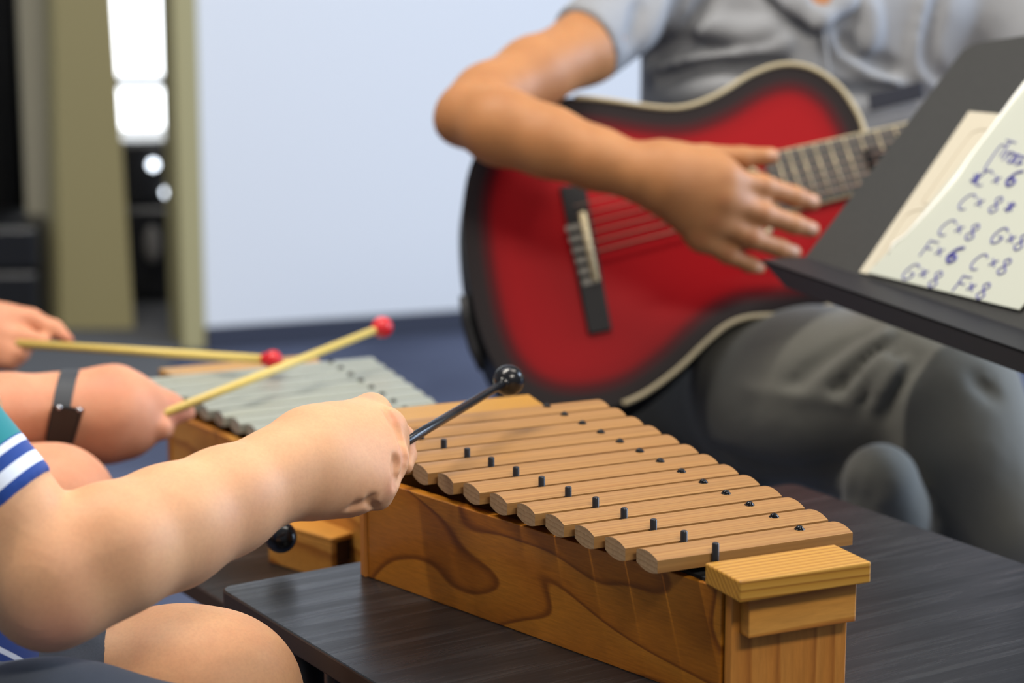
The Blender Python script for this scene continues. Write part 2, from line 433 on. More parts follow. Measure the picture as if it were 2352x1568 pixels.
# bright window at the end of the hall
M_SKYLIT = bpy.data.materials.new('daylit_window_glass'); M_SKYLIT.use_nodes = True
nt = M_SKYLIT.node_tree; nt.nodes.remove(nt.nodes['Principled BSDF']); e = nt.nodes.new('ShaderNodeEmission')
e.inputs[0].default_value = (.93, .97, 1, 1); e.inputs[1].default_value = 4.5; nt.links.new(e.outputs[0], nt.nodes['Material Output'].inputs[0])
wl = P(300, 318, 8.9); 
wroot = mk('window_1', *(lambda b: (b.v, b.f))(MB().box((wl[0]-.9, 8.93, wl[2]), (wl[0]+.72, 8.95, 2.6))), M_SKYLIT); struct(wroot)
fr = MB()
zb = P(300, 186, 8.9)[2]
fr.box((wl[0]-.9, 8.88, zb-.025), (wl[0]+.72, 8.93, zb+.025)).box((wl[0]-.9, 8.88, wl[2]-.05), (wl[0]+.72, 8.93, wl[2]))
o = fr.make('window_frame', mat('white_window_frame', (200, 205, 215), .4), wroot)
# black curtain at the far left
pts = []
ca = P(-160, 500, 5.5); cb = P(80, 500, 5.5)
cv = MB(); V = []; nn = 60
for i in range(nn+1):
    t = i/nn; x = ca[0]+(cb[0]-ca[0])*t; y = ca[1]+.03*math.sin(t*38)
    V += [(x, y, .02), (x, y, 2.7)]
cv.add(V, [(2*i, 2*i+2, 2*i+3, 2*i+1) for i in range(nn)])
o = cv.make('curtain', M_CURT, smooth=True, origin=(ca[0], ca[1], 0)); tag(o, 'black floor-length curtain at the left edge beside the pale door strip', 'curtain')
sm = o.modifiers.new('thick', 'SOLIDIFY'); sm.thickness = .004

# ------------------------------------------------------------------ black cases on the floor by the door
M_GLEAM = bpy.data.materials.new('glowing_white_gleam'); M_GLEAM.use_nodes = True
b_ = M_GLEAM.node_tree.nodes['Principled BSDF']; b_.inputs['Emission Color'].default_value = (.82, .9, 1, 1); b_.inputs['Emission Strength'].default_value = 5.0  # emission stands in for bright gleams on the dark case, no real lamp
def hard_case(label, loc, rotz, sx, sy, sz, gleams=(), handle=None):
    r = root('equipment_case', label, 'case', loc, rotz)
    MB().box((-sx/2, -sy/2, .015), (sx/2, sy/2, sz*.6)).make('case_body', M_BLACK, r, local=True, bevel=.012)
    MB().box((-sx/2-.004, -sy/2-.004, sz*.6+.002), (sx/2+.004, sy/2+.004, sz)).make('case_lid', M_BLACK, r, local=True, bevel=.012)
    for a in (-1, 1):
        for b in (-1, 1): MB().tube([(a*sx*.42, b*sy*.4, 0), (a*sx*.42, b*sy*.4, .02)], .016).make('foot', M_BLACK, r, smooth=True, local=True)
    for p_, rr in gleams: MB().ball(p_, rr).make('gleam_spot', M_GLEAM, r, smooth=True, label='small round white gleam, made as a glowing ball')  # glowing balls added where the case only catches bright gleams
    if handle is not None: MB().ball(handle, (.02, .012, .045)).make('handle', mat('worn_grey_handle', (120, 116, 112), .5), r, smooth=True, label='worn grey handle')
    return r
c0 = on(352, 700, 0.012)
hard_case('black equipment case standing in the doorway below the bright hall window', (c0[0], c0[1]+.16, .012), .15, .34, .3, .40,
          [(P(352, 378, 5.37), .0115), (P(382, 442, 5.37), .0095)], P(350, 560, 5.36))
c1 = on(70, 742, 0.0)
hard_case('black equipment case at the left in front of the black curtain', (c1[0]-.12, c1[1]-.06, .0), .1, .34, .28, .26)

# ------------------------------------------------------------------ barred instruments
XR = math.pi/2-2.7044
M_BAREND = wood('pale_bar_end_grain', (146, 118, 84), (160, 132, 98), (166, 140, 106), 90, 'Z', (1, 1, 1), .7, 2, .35)
M_ENDGRAIN = wood('pale_pine_end_grain', (172, 134, 76), (180, 142, 82), (184, 146, 86), 60, 'DIAGONAL', (1, 1, 1), .6, 2.5, .3)
def endmat(o, m):
    """end-grain material on the sawn ends (faces across the grain, local y)"""
    o.data.materials.append(m)
    for p in o.data.polygons:
        if abs(p.normal.y) > .9: p.material_index = 1
def barred(name, label, cat, loc, barmat, lo, ls, ro, rs, pegl, nails_at, boxmat, box, far_l=-.083, ptop=.1034, ledge=False):
    R = root(name, label, cat, loc, XR)
    barend = M_BAREND if barmat == M_BAR else M_ALU
    p = .033; hw = .0145; zt = .096; th = .0086; NB = 13
    # resonator box
    bz = .080
    L0, L1 = np.array([.0483, box[0]]), np.array([-.323, box[1]]); R0, R1 = np.array([.0483, .0473]), np.array([-.323, .102])
    t = .009
    def panel(nm, a, b, inward, m, z0=0, z1=bz, tt=t):
        pts = [(a[0], a[1], z0), (b[0], b[1], z0), (b[0], b[1], z1), (a[0], a[1], z1)]
        return MB().prism(pts, np.append(inward, 0)*tt).make(nm, m, R, local=True, bevel=.0008)
    dl = unit(L1-L0); dr = unit(R1-R0); iL = np.array([dl[1], -dl[0]]); iL = iL if iL[1] > 0 else -iL
    iR = np.array([dr[1], -dr[0]]); iR = iR if iR[1] < 0 else -iR
    panel('side_panel', L0+dl*.0092, L1-dl*.009, iL, boxmat); panel('side_panel', R0+dr*.0092, R1-dr*.009, iR, boxmat)
    panel('end_panel', L0, R0, np.array([-1., 0]), M_PANEL); panel('end_panel', L1, R1, np.array([1., 0]), M_PANEL)
    MB().prism([(L0[0]-.01, L0[1]+.008, .01), (L1[0]+.01, L1[1]+.012, .01), (R1[0]+.01, R1[1]-.012, .01), (R0[0]-.01, R0[1]-.008, .01)], (0, 0, .004)).make('bottom_board', M_INNER, R, local=True)
    # rails under the bars carrying the pegs
    for sg, (a0, a1) in ((-1, pegl), (1, nails_at)):
        y0, y1 = sg*a0, sg*(a0+a1*12)
        MB().prism([(.036, y0-.006, .074), (.036, y0+.006, .074), (-.31, y1*.93+.006, .074), (-.31, y1*.93-.006, .074)], (0, 0, .0085)).make('rail', M_INNER, R, local=True)
    # end blocks with their supporting plates
    MB().box((.0260, -.0494, .0798), (.0702, .0500, .0941)).make('end_block', M_PINE, R, local=True, bevel=.0012)
    endmat(R.children[-1], M_ENDGRAIN)
    MB().box((.0484, -.0355, .0505), (.0595, .0465, .0798)).make('support_plate', M_PLATE, R, local=True, bevel=.0008)
    MB().prism([(-.410, far_l+.005, .0798), (-.410, .049, .0798), (-.462, .056, .0798), (-.462, far_l, .0798)], (0, 0, .0143)).make('end_block', M_PINE, R, local=True, bevel=.0012)
    MB().box((-.43, -.070, .045), (-.3235, .045, .0798)).make('support_plate', M_PLATE, R, local=True, bevel=.0008)
    for i in range(NB):
        x = -i*p; a = -(lo+ls*i); b = ro+rs*i
        prof = []
        for k in range(9):
            s = -1+k/4; prof.append((x+s*hw, zt+.0028*(1-s*s)))
        for k in range(9):
            s = 1-k/4; prof.append((x+s*hw, zt-th-.0026*(1-s*s)))
        B = MB().prism([(q[0], a, q[1]) for q in prof], (0, b-a, 0))
        bo = autosmooth(B.make('bar', barmat, R, local=True), 35); endmat(bo, barend)
        y = nails_at[0]+nails_at[1]*i
        nl = MB().ball((x, y, zt+.0027), (.0030, .0030, .0029), 20, 12); nl.tube([(x, y, zt+.0020), (x, y, zt+.0031)], .0036, 16)
        nl.make('nail', M_NAIL, R, smooth=True, local=True)
        y = -(pegl[0]+pegl[1]*(i-.5)); xx = x+p/2
        c = MB().tube([(xx, y, .0815), (xx, y, ptop-.0007), (xx, y, ptop)], [.00245, .00245, .0019], 16)
        autosmooth(c.make('peg', M_PEG, R, local=True), 40)
    if ledge:
        g = MB(); q0, q1 = np.array([-.052, -.138]), np.array([.025, -.106]); d = unit(q1-q0); nn = np.array([d[1], -d[0]])
        a, b = q0, q1; c2, d2 = b-nn*.027, a-nn*.040
        for (u, v, z0, z1) in ((a, b, 0, .034),):
            g.prism([(u[0], u[1], z0), (v[0], v[1], z0), (v[0], v[1], z1), (u[0], u[1], z1)], np.append(-nn, 0)*.006)
        g.prism([(a[0], a[1], .034), (b[0], b[1], .034), (c2[0], c2[1], .034), (d2[0], d2[1], .034)], (0, 0, .005))
        g.make('side_ledge', M_PLATE, R, local=True, bevel=.001)
        MB().prism([(b[0]-d[0]*.004-nn[0]*.004, b[1]-d[1]*.004-nn[1]*.004, .013), (c2[0]-d[0]*.004, c2[1]-d[1]*.004, .013), (c2[0]-d[0]*.004, c2[1]-d[1]*.004, .034), (b[0]-d[0]*.004-nn[0]*.004, b[1]-d[1]*.004-nn[1]*.004, .034)], (-d[0]*.003, -d[1]*.003, 0)).make('ledge_end', mat('dark_brown_ply_end', (70, 46, 30), .7), R, local=True)
    return R
XORG = np.array([.1595, 1.4445, .5])
barred('xylophone', 'wooden xylophone with thirteen brown bars on the front dark table', 'xylophone', XORG, M_BAR,
       .0783, .0063, .0724, .0017, (.0387, .0052), (.0389, .0002), M_PLY, (-.0418, -.1554))
ca_, sa_ = math.cos(XR), math.sin(XR)
MORG = XORG+np.array([ca_*(-.545)-sa_*(-.0), sa_*(-.545)+ca_*(-.0), -.07])
barred('metallophone', 'metallophone with grey metal bars in a wooden box, behind the black mallet', 'metallophone', MORG, M_ALU,
       .088, .0052, .064, .003, (.046, .0045), (.034, .0015), M_PLATE, (-.076, -.150), -.117, .0955, ledge=True)

# ------------------------------------------------------------------ tables
def table(name, label, corner, rot, lx, ly, zt, th=.016):
    R = root(name, label, 'table', (corner[0], corner[1], 0), rot)
    rr = .012; pts = []
    for cx, cy, a0 in ((rr, rr, 180), (lx-rr, rr, 270), (lx-rr, ly-rr, 0), (rr, ly-rr, 90)):
        for k in range(7):
            a = math.radians(a0+15*k); pts.append((cx+rr*math.cos(a), cy+rr*math.sin(a), zt-th))
    o = MB().prism(pts, (0, 0, th)).make('tabletop', M_TABLE, R, local=True, bevel=.0015)
    o.data.materials.append(M_EDGE)
    for p in o.data.polygons:
        if abs(p.normal.z) < .5: p.material_index = 1
    MB().box((.07, .06, zt-th-.04), (lx-.07, .08, zt-th)).box((.07, ly-.08, zt-th-.04), (lx-.07, ly-.06, zt-th)).box((.07, .08, zt-th-.04), (.09, ly-.08, zt-th)).box((lx-.09, .08, zt-th-.04), (lx-.07, ly-.08, zt-th)).make('apron', M_BLACK, R, local=True)
    for x in (.08, lx-.08):
        for y in (.07, ly-.07):
            MB().tube([(x, y, 0), (x, y, zt-th)], .019, 16).make('leg', M_BLACK, R, smooth=True, local=True)
    return R
tc = on(500, 1348, .5)
TR = XR+.1285
table('table', 'dark woodgrain table in front carrying the wooden xylophone', tc, TR, 1.15, .5645, .5)
ux = np.array([math.cos(TR), math.sin(TR), 0]); uy = np.array([-math.sin(TR), math.cos(TR), 0])
tc2 = on(300, 1250, .43)
table('table', 'black table behind, under the grey metal bars of the metallophone', tc2, TR, .31, .50, .43)

# ------------------------------------------------------------------ mallets
def mallet(label, tip, tail, rb, rr, headmat, rodmat, taper=1.0):
    tip = np.asarray(tip); tail = np.asarray(tail)
    R = root('mallet', label, 'mallet', tail)
    d = unit(tail-tip)
    MB().tube([tail, tip+d*rb*.6], [rr, rr*taper], 16).make('handle', rodmat, R, smooth=True)
    b = MB().ball(tip, rb, 32, 20)
    h = b.make('head', headmat, R, smooth=True)
    MB().tube([tip+d*(rb*.9), tip+d*(rb*1.12)], rr*1.35, 16).make('collar', headmat, R, smooth=True)
    return R
mallet('black ball mallet held in the fist above the wooden xylophone bars', P(1169, 873, 1.79), P(800, 1092, 1.535), .0126, .0039, M_BALL, M_ROD, .85)
mallet('black ball mallet showing below the striped-sleeved forearm', P(645, 1233, 1.76), P(330, 1180, 1.745), .0126, .0037, M_BALL, M_ROD)
mallet('yellow cane mallet with red ball raised by the hand with the black watch', P(878, 751, 2.33), P(330, 968, 2.08), .0112, .0041, M_REDBALL, M_CANE)
mallet('level yellow cane mallet with red ball over the grey bars, from the far left hand', P(627, 826, 2.30), P(40, 789, 2.36), .0100, .0046, M_REDBALL, M_CANE)

# ------------------------------------------------------------------ guitar
GN = unit(-CF*math.cos(.29)+CU*math.sin(.29)+CR*.07); GO = P(1345, 590, 2.5)
def G(px, py, off=0.0): return hit(px, py, GO, GN)+GN*off
OUT = [(1985, 300), (1968, 258), (1932, 205), (1882, 166), (1830, 149), (1778, 152), (1720, 174), (1655, 214), (1595, 240), (1545, 249), (1480, 244), (1400, 231), (1320, 224),
       (1250, 232), (1180, 260), (1120, 308), (1082, 375), (1064, 460), (1066, 560), (1080, 660), (1103, 760), (1138, 842), (1185, 898), (1240, 930), (1300, 944), (1365, 942),
       (1430, 927), (1490, 898), (1560, 845), (1620, 787), (1670, 747), (1720, 729), (1790, 724), (1860, 714), (1935, 692), (2010, 650), (2060, 585), (2072, 510), (2060, 445), (2027, 440)]
def spline(pts, m=6, closed=True):
    pts = [np.asarray(p, float) for p in pts]; n = len(pts); out = []
    for i in range(n if closed else n-1):
        a, b, c, d = (pts[(i+k) % n] if closed else pts[min(max(i+k, 0), n-1)] for k in (-1, 0, 1, 2))
        for s in range(m):
            t = s/m; out.append(.5*((2*b)+(-a+c)*t+(2*a-5*b+4*c-d)*t*t+(-a+3*b-3*c+d)*t**3))
    if not closed: out.append(pts[-1])
    return out
groot = root('guitar', 'red and black sunburst acoustic guitar held by the person in the grey polo shirt', 'guitar', G(1345, 940))
op = spline(OUT, 5)
hole_c = np.array([1690., 476.]); hole_r = 82.
def mk_sunburst():
    m = mat('red_sunburst_lacquer', (170, 14, 24), .45, spec=.1); n = N(m)
    at = n.n('ShaderNodeAttribute', attribute_name='edge')
    g = n.noise(n.coords((1, 1, 1)), 9, 2)
    r = n.ramp(at.outputs['Fac'], [(0, (30, 26, 27)), (.30, (36, 28, 29)), (.52, (74, 10, 16)), (.72, (130, 4, 12)), (1, (140, 6, 14))])
    n.color(r.outputs[0]); return m
M_SUN = mk_sunburst(); M_GBLACK = mat('black_lacquer', (22, 20, 21), .5, spec=.2); M_BIND = mat('cream_binding', (172, 158, 126), .5)
bpts = np.array(op)
gx = np.arange(1060, 2080, 14.0); gy = np.arange(140, 950, 14.0)
def inside(p, poly):
    x, y = p; c = False; n = len(poly)
    for i in range(n):
        (x0, y0), (x1, y1) = poly[i], poly[i-1]
        if (y0 > y) != (y1 > y) and x < (x1-x0)*(y-y0)/(y1-y0)+x0: c = not c
    return c
def edist(p):
    a = bpts; b = np.roll(bpts, -1, 0); ab = b-a; t = np.clip(((p-a)*ab).sum(1)/(ab*ab).sum(1), 0, 1)
    return np.sqrt(((p-a-ab*t[:, None])**2).sum(1)).min()
ring = [hole_c+hole_r*np.array([math.cos(a), math.sin(a)]) for a in np.linspace(0, 2*math.pi, 40, endpoint=False)]
ipts = [np.array([x, y]) for x in gx for y in gy if inside((x, y), op) and edist(np.array([x, y])) > 6 and math.hypot(x-hole_c[0], y-hole_c[1]) > hole_r+6]
allp = [Vector(p) for p in op]+[Vector(p) for p in ring]+[Vector(p) for p in ipts]
no, nr = len(op), len(ring)
edges = [(i, (i+1) % no) for i in range(no)]+[(no+i, no+(i+1) % nr) for i in range(nr)]
vv, _, ff, *_ = geometry.delaunay_2d_cdt(allp, edges, [], 0, 1e-4)
fs = []
for f in ff:
    c = sum((np.array(vv[i]) for i in f), np.zeros(2))/len(f)
    if inside(c, op) and np.hypot(*(c-hole_c)) < hole_r-.5: continue
    if not inside(c, op): continue
    a, b, c3 = (np.array(vv[i]) for i in f[:3])
    if np.cross(b-a, c3-a) > 0: f = list(f)[::-1]
    fs.append(list(f))
top = mk('soundboard', [G(v[0], v[1]) for v in vv], fs, M_SUN, groot, smooth=True)
at = top.data.attributes.new('edge', 'FLOAT', 'POINT')
at.data.foreach_set('value', np.array([min(1, edist(np.array(v))/105) for v in vv], np.float32))
D = .092
sb = MB(); k = len(op)
V = [G(*p) for p in op]+[G(*p)-GN*D for p in op]
sb.add(V, [(i, k+i, k+(i+1) % k, (i+1) % k) for i in range(k)]+[list(range(k, 2*k))])
sb.make('back_and_sides', M_GBLACK, groot)
sec = [p for p in op]
i0 = min(range(k), key=lambda i: np.hypot(*(op[i]-np.array([1320, 224])))); i1 = min(range(k), key=lambda i: np.hypot(*(op[i]-np.array([1430, 927]))))
path = [op[i % k] for i in list(range(i1, k))+list(range(0, i0+1))]
MB().tube([G(*p, .0005) for p in path], .0032, 8).make('binding', M_BIND, groot, smooth=True)
GX = unit(G(2006, 370)-G(1063, 600)); GY = np.cross(GN, GX)   # along the neck / across the strings (up)
ro = MB(); ra = [hole_c+(hole_r+11)*np.array([math.cos(a), math.sin(a)]) for a in np.linspace(0, 2*math.pi, 41)]
ro.tube([G(*p, .0004) for p in ra], .0035, 6).make('rosette', M_BIND, groot, smooth=True)
# bridge with saddle and tie block
def quad(pts, off, th): return MB().prism([G(*p, off) for p in pts], GN*th)
quad([(1285, 432), (1343, 428), (1404, 760), (1352, 770)], .0003, .0055).make('bridge', M_GBLACK, groot, bevel=.001)
br = [o for o in groot.children if o.name.startswith('bridge')][0]
MB().tube([G(1336, 494, .0075), G(1368, 650, .0075)], .0042, 10).make('saddle', mat('bone_saddle', (196, 180, 142), .5), br, smooth=True, label='bone coloured saddle strip')
for i in range(6):
    a = np.array([1297+7.6*i, 524+24.5*i]); quad([a, a+[36, -8], a+[39, 6], a+[3, 14]], .0055, .0015).make('string_tie', mat('worn_grey_tie', (110, 106, 98), .6), br)
# fretboard, frets, neck, headstock, strings
def L(t, s, off=0.0): return GO2+GX*t+GY*s+GN*off
GO2 = G(1345, 590); GO2 = GO2+GY*np.dot(G(2006, 370)-GO2, GY)   # on the axis
tf0 = np.dot(G(1772, 430)-GO2, GX); tn = .650
fb = [L(tf0, .035, .001), L(tn, .027, .001), L(tn, -.027, .001), L(tf0, -.035, .001)]
MB().prism(fb, GN*.006).make('fretboard', mat('dark_grey_fretboard', (58, 58, 54), .55), groot)
fret_m = mat('pale_brass_fret', (186, 172, 140), .4, .5)
fbo = [o for o in groot.children if o.name.startswith('fretboard')][0]
for i in range(0, 20):
    t = tn-tn*(1-2**(-i/12)) if i else tn
    t = tn*(2**(-i/12))
    t = t if i == 0 else tn - (tn - tn*2**(-i/12))
    pos = tn*2**(-i/12)                      # distance from the saddle
    if pos < tf0+.004: break
    hwid = .027+(.035-.027)*(tn-pos)/(tn-tf0)
    MB().tube([L(pos, hwid, .0072), L(pos, -hwid, .0072)], .0013, 8).make('fret', fret_m, fbo, smooth=True)
for s in (1, -1):
    MB().tube([L(tf0, s*.0352, .004), L(tn, s*.0272, .004)], .0028, 8).make('fretboard_binding', M_BIND, fbo, smooth=True)
tj = np.dot(G(2006, 370)-GO2, GX)
MB().tube([L(tj-.01, 0, -.014), L(tj+.05, 0, -.012), L(tn, 0, -.008)], [.026, .020, .019], 16).make('neck', M_GBLACK, groot, smooth=True)
MB().prism([L(tn, .028, -.004), L(tn+.19, .036, -.03), L(tn+.19, -.036, -.03), L(tn, -.028, -.004)], -GN*.014).make('headstock', M_GBLACK, groot, bevel=.002)
for i in range(6):
    s0 = -.029+.0116*i; s1 = -.0215+.0086*i
    MB().tube([L(.002, s0, .0105), L(tn, s1, .0095)], .0006+.0001*(5-i), 6).make('string', mat('nylon_string', (150, 120, 104), .4), groot, smooth=True)
st = MB().tube([G(1068, 665, -.02), G(1078, 720, -.03), G(1096, 780, -.035), G(1112, 830, -.03)], [.006, .008, .008, .005], 10, )
st.make('strap_end', M_BELT, groot, smooth=True)

# ------------------------------------------------------------------ music stand and sheets
d0 = 2.25
A0 = P(1850, 590, d0)
U = -ray(-770, -270); U = unit([U[0], U[1], 0]); NH = np.array([U[1], -U[0], 0]); NH = NH if NH[0] < 0 else -NH
th = math.radians(42); VUP = -NH*math.sin(th)+np.array([0, 0, math.cos(th)])
DN = np.cross(U, VUP); DN = DN if np.dot(DN, NH) > 0 else -DN
def D(px, py, off=0.0): return hit(px, py, A0, DN)+DN*off
def S(s, t, off=0.0): return A0+U*s+VUP*t+DN*off
ms = root('music_stand', 'black music stand with tilted desk at the right, holding handwritten sheets', 'music stand', (*(S(.27, .13)[:2]-NH[:2]*.03), 0))
def st_of(p): q = p-A0; return np.dot(q, U), np.dot(q, VUP)
poly = [st_of(D(*q)) for q in ((1850, 590), (2196, 135), (2212, 115), (2238, 100), (2352, 82))]
smax = .54
poly = [S(*q) for q in poly]+[S(.27, st_of(D(2352, 82))[1]+.008), S(smax-.1, poly[3][1]+.012), S(smax, poly[1][1]), S(smax, 0)]
MB().prism(poly, -DN*.003).make('desk', M_DESK, ms)
lw = .05
inner0, inner1 = S(0, 0), S(smax, 0)
MB().prism([inner0, inner0+NH*lw, inner1+NH*lw, inner1], (0, 0, -.002)).make('shelf', M_SHELF, ms)
o0 = inner0+NH*lw; o1 = inner1+NH*lw
MB().prism([o0, o0+U*.055+np.array([0, 0, -.018]), o1-U*.05+np.array([0, 0, -.018]), o1], -NH*.002).make('lip', M_SHELF, ms)
ctr = S(.27, .13)-NH*.03
MB().tube([(ctr[0], ctr[1], .06), (ctr[0], ctr[1], ctr[2])], .012, 16).make('post', M_SHELF, ms, smooth=True)
MB().prism([S(.2, .08, -.004), S(.34, .08, -.004), S(.34, .19, -.004), S(.2, .19, -.004)], -DN*.025).make('bracket', M_SHELF, ms, bevel=.003)
for k in range(3):
    a = 2*math.pi*k/3+.4; e = np.array([ctr[0]+.2*math.cos(a), ctr[1]+.2*math.sin(a), .008])
    MB().tube([(ctr[0], ctr[1], .2), (ctr[0]+.07*math.cos(a), ctr[1]+.07*math.sin(a), .11), e], .008, 10).make('leg', M_SHELF, ms, smooth=True)
M_PAPER = mat('cream_card', (196, 188, 168), .7); M_SHEET = mat('white_paper_in_clear_sleeve', (190, 193, 180), .35, coat=.3)
M_INK = mat('blue_ink', (58, 56, 140), .6); M_INK2 = mat('faint_grey_print', (180, 170, 150), .7); M_GLINT = mat('white_edge_glare', (246, 246, 240), .15)
card = MB().prism([D(1976, 627, .0012), D(2228, 258, .0012), D(2420, 276, .0012), D(1976, 627, .0012)+(D(2420, 276, .0012)-D(2228, 258, .0012))], DN*.0006).make('song_card', M_PAPER, origin=D(1976, 627))
tag(card, 'cream song card with rounded outline boxes, behind the handwritten sheet', 'sheet')
def stroke(pts, r, off): return MB().tube([D(x, y, off) for x, y in pts], r, 6)
for box in ([(2330, 304), (2270, 300), (2245, 304), (2222, 325), (2140, 440), (2125, 462), (2124, 467), (2132, 472), (2160, 474)], [(2140, 484), (2115, 484), (2092, 492), (2075, 510), (2035, 575), (2012, 610)]):
    stroke(spline(box, 4, False), .0013, .0013).make('outline_box', M_INK2, card)
sheet = MB().prism([D(1998, 631, .003), D(2080, 548, .003), D(2190, 412, .003), D(2300, 272, .003), D(2390, 160, .003), D(2390, 160, .003)+(D(2347, 717, .003)-D(1998, 631, .003)), D(2347, 717, .003)], DN*.0006)
sheet = sheet.make('handwritten_sheet', M_SHEET, origin=D(1998, 631)); tag(sheet, 'white sheet in a clear sleeve with blue handwritten chords', 'sheet')
ed = [(2047, 588), (2060, 565), (2082, 550), (2095, 537), (2130, 500), (2170, 455), (2200, 418), (2216, 395), (2232, 370), (2262, 330), (2300, 280), (2330, 240), (2365, 195)]
MB().tube([D(x, y, .0042) for x, y in ed], [.0007, .0016, .0013, .0010, .0018, .0020, .0022, .0016, .0014, .0012, .0018, .0022, .0024], 8).make('sleeve_edge_glare', M_GLINT, sheet, smooth=True, label='clear plastic sleeve edge with its glare made as a white strip')  # white tube puts the glare of the sleeve edge into colour
GL = {'C': [[(.95, .85), (.7, 1), (.35, .9), (.08, .5), (.1, .15), (.4, 0), (.75, .1)]],
      'G': [[(.95, .85), (.7, 1), (.35, .9), (.08, .5), (.1, .15), (.4, 0), (.8, .2), (.85, .45), (.5, .45)]],
      'F': [[(.15, 0), (.2, .5), (.2, 1)], [(.2, 1), (.55, .98), (.95, 1.02)], [(.2, .55), (.75, .55)]],
      '8': [[(.75, .8), (.5, 1), (.2, .8), (.45, .52), (.8, .25), (.5, 0), (.15, .2), (.45, .52), (.75, .8)]],
      '6': [[(.9, 1), (.5, .85), (.2, .5), (.12, .2), (.45, 0), (.8, .22), (.55, .45), (.18, .28)]],
      'x': [[(.2, .3), (.7, .7)], [(.2, .7), (.7, .3)]],
      '*': [[(.2, .3), (.8, .75)], [(.2, .7), (.8, .35)], [(.5, .2), (.5, .85)]],
      '[': [[(.7, 1.2), (.3, 1.1), (.3, -.3), (.6, -.35)]],
      'T': [[(.1, 1), (1, 1)], [(.5, 1), (.5, 0)]], 'r': [[(.2, .6), (.25, 0)], [(.25, .4), (.5, .6), (.7, .55)]],
      'a': [[(.75, .5), (.4, .6), (.15, .3), (.4, 0), (.75, .2), (.75, .6), (.85, 0)]], 'n': [[(.15, .6), (.15, 0)], [(.15, .4), (.45, .6), (.75, .45), (.75, 0)]], 's': [[(.7, .55), (.3, .55), (.35, .3), (.65, .2), (.2, 0)]]}
def zz(x, y): return (1960+x/2.959, 230+y/2.959)
TXT = [('[', 985, 400, 1), ('T', 1050, 350, 1), ('r', 1085, 380, 1), ('a', 1115, 392, 1), ('n', 1145, 402, 1), ('s', 1178, 412, 1),
       ('*', 850, 552, 1.4), ('C', 905, 548, 1), ('x', 995, 560, 1), ('6', 1110, 548, 1.8),
       ('C', 790, 710, 1), ('x', 880, 715, 1), ('8', 990, 730, 1), ('*', 1082, 748, 1.3),
       ('C', 655, 885, 1), ('x', 742, 895, 1), ('8', 830, 915, 1.1), ('G', 1010, 940, 1.1), ('x', 1095, 962, 1.1), ('8', 1160, 985, 1),
       ('F', 528, 1030, 1), ('x', 608, 1048, 1), ('6', 708, 1068, 2.1), ('C', 872, 1118, 1), ('x', 975, 1125, 1), ('8', 1048, 1150, 1),
       ('G', 408, 1185, 1), ('x', 500, 1195, 1.1), ('8', 580, 1235, 1), ('F', 752, 1270, 1), ('x', 825, 1290, 1.1), ('8', 905, 1315, 1)]
ink = MB()
for ch, x, y, wgt in TXT:
    cx, cy = zz(x, y)
    for stp in GL[ch]:
        pp = []
        for u_, v_ in (spline(stp, 4, False) if len(stp) > 2 else stp):
            pp.append((cx+(u_-.5)*24+(v_-.5)*25, cy+(u_-.5)*7-(v_-.5)*36))
        ink.tube([D(a, b, .0038) for a, b in pp], .00085*wgt, 6)
ink.make('handwriting', M_INK, sheet, label='blue pen chord letters and counts')

# ------------------------------------------------------------------ person in the polo shirt
tr = root('person', 'person in pale grey polo shirt and grey trousers strumming the red guitar', 'person', (P(1700, 1000, 2.7)[0], P(1700, 1000, 2.7)[1], 0))
SK_T = skin('tan_skin', (176, 122, 78), (164, 110, 68), knuckle=(150, 92, 62))
arm = chain([(1500, -25, 2.73, 70), (1400, 65, 2.645, 72), (1345, 110, 2.60, 80), (1225, 168, 2.53, 79), (1120, 228, 2.47, 77), (1074, 262, 2.44, 70)], .02)
arm += [cap(P(1052, 272, 2.445), P(1042, 282, 2.44), 40*2.44/F, 36*2.44/F, .02)]
arm += chain([(1080, 265, 2.435, 74), (1150, 290, 2.40, 88), (1260, 326, 2.385, 80), (1370, 365, 2.375, 70), (1475, 398, 2.368, 63), (1520, 410, 2.368, 64)], .012)
hand = chain([(1520, 405, 2.37, 60), (1600, 440, 2.37, 66)], .02, flat=(CF, .62))
hand += chain([(1530, 372, 2.37, 34), (1640, 392, 2.375, 40)], .025) + chain([(1530, 385, 2.365, 38), (1665, 412, 2.372, 34)], .022) + chain([(1535, 410, 2.362, 40), (1662, 458, 2.372, 34)], .022) + chain([(1535, 430, 2.365, 40), (1640, 505, 2.378, 32)], .022) + chain([(1530, 445, 2.37, 38), (1608, 548, 2.385, 28)], .022)
fing = [[(1560, 362, 2.385, 34), (1620, 360, 2.40, 28), (1705, 362, 2.405, 25), (1772, 358, 2.41, 19)],
        [(1662, 412, 2.370, 30), (1752, 428, 2.395, 27), (1825, 451, 2.418, 23), (1866, 464, 2.43, 19)],
        [(1660, 458, 2.368, 30), (1750, 490, 2.392, 27), (1822, 514, 2.415, 23), (1864, 527, 2.43, 19)],
        [(1638, 503, 2.374, 28), (1725, 546, 2.392, 25), (1790, 570, 2.412, 21), (1824, 579, 2.425, 17)],
        [(1606, 545, 2.382, 25), (1672, 584, 2.395, 22), (1722, 607, 2.41, 18), (1744, 615, 2.42, 15)]]
for f_ in fing: hand += chain(f_[:2], .012)+chain(f_[1:], .005)
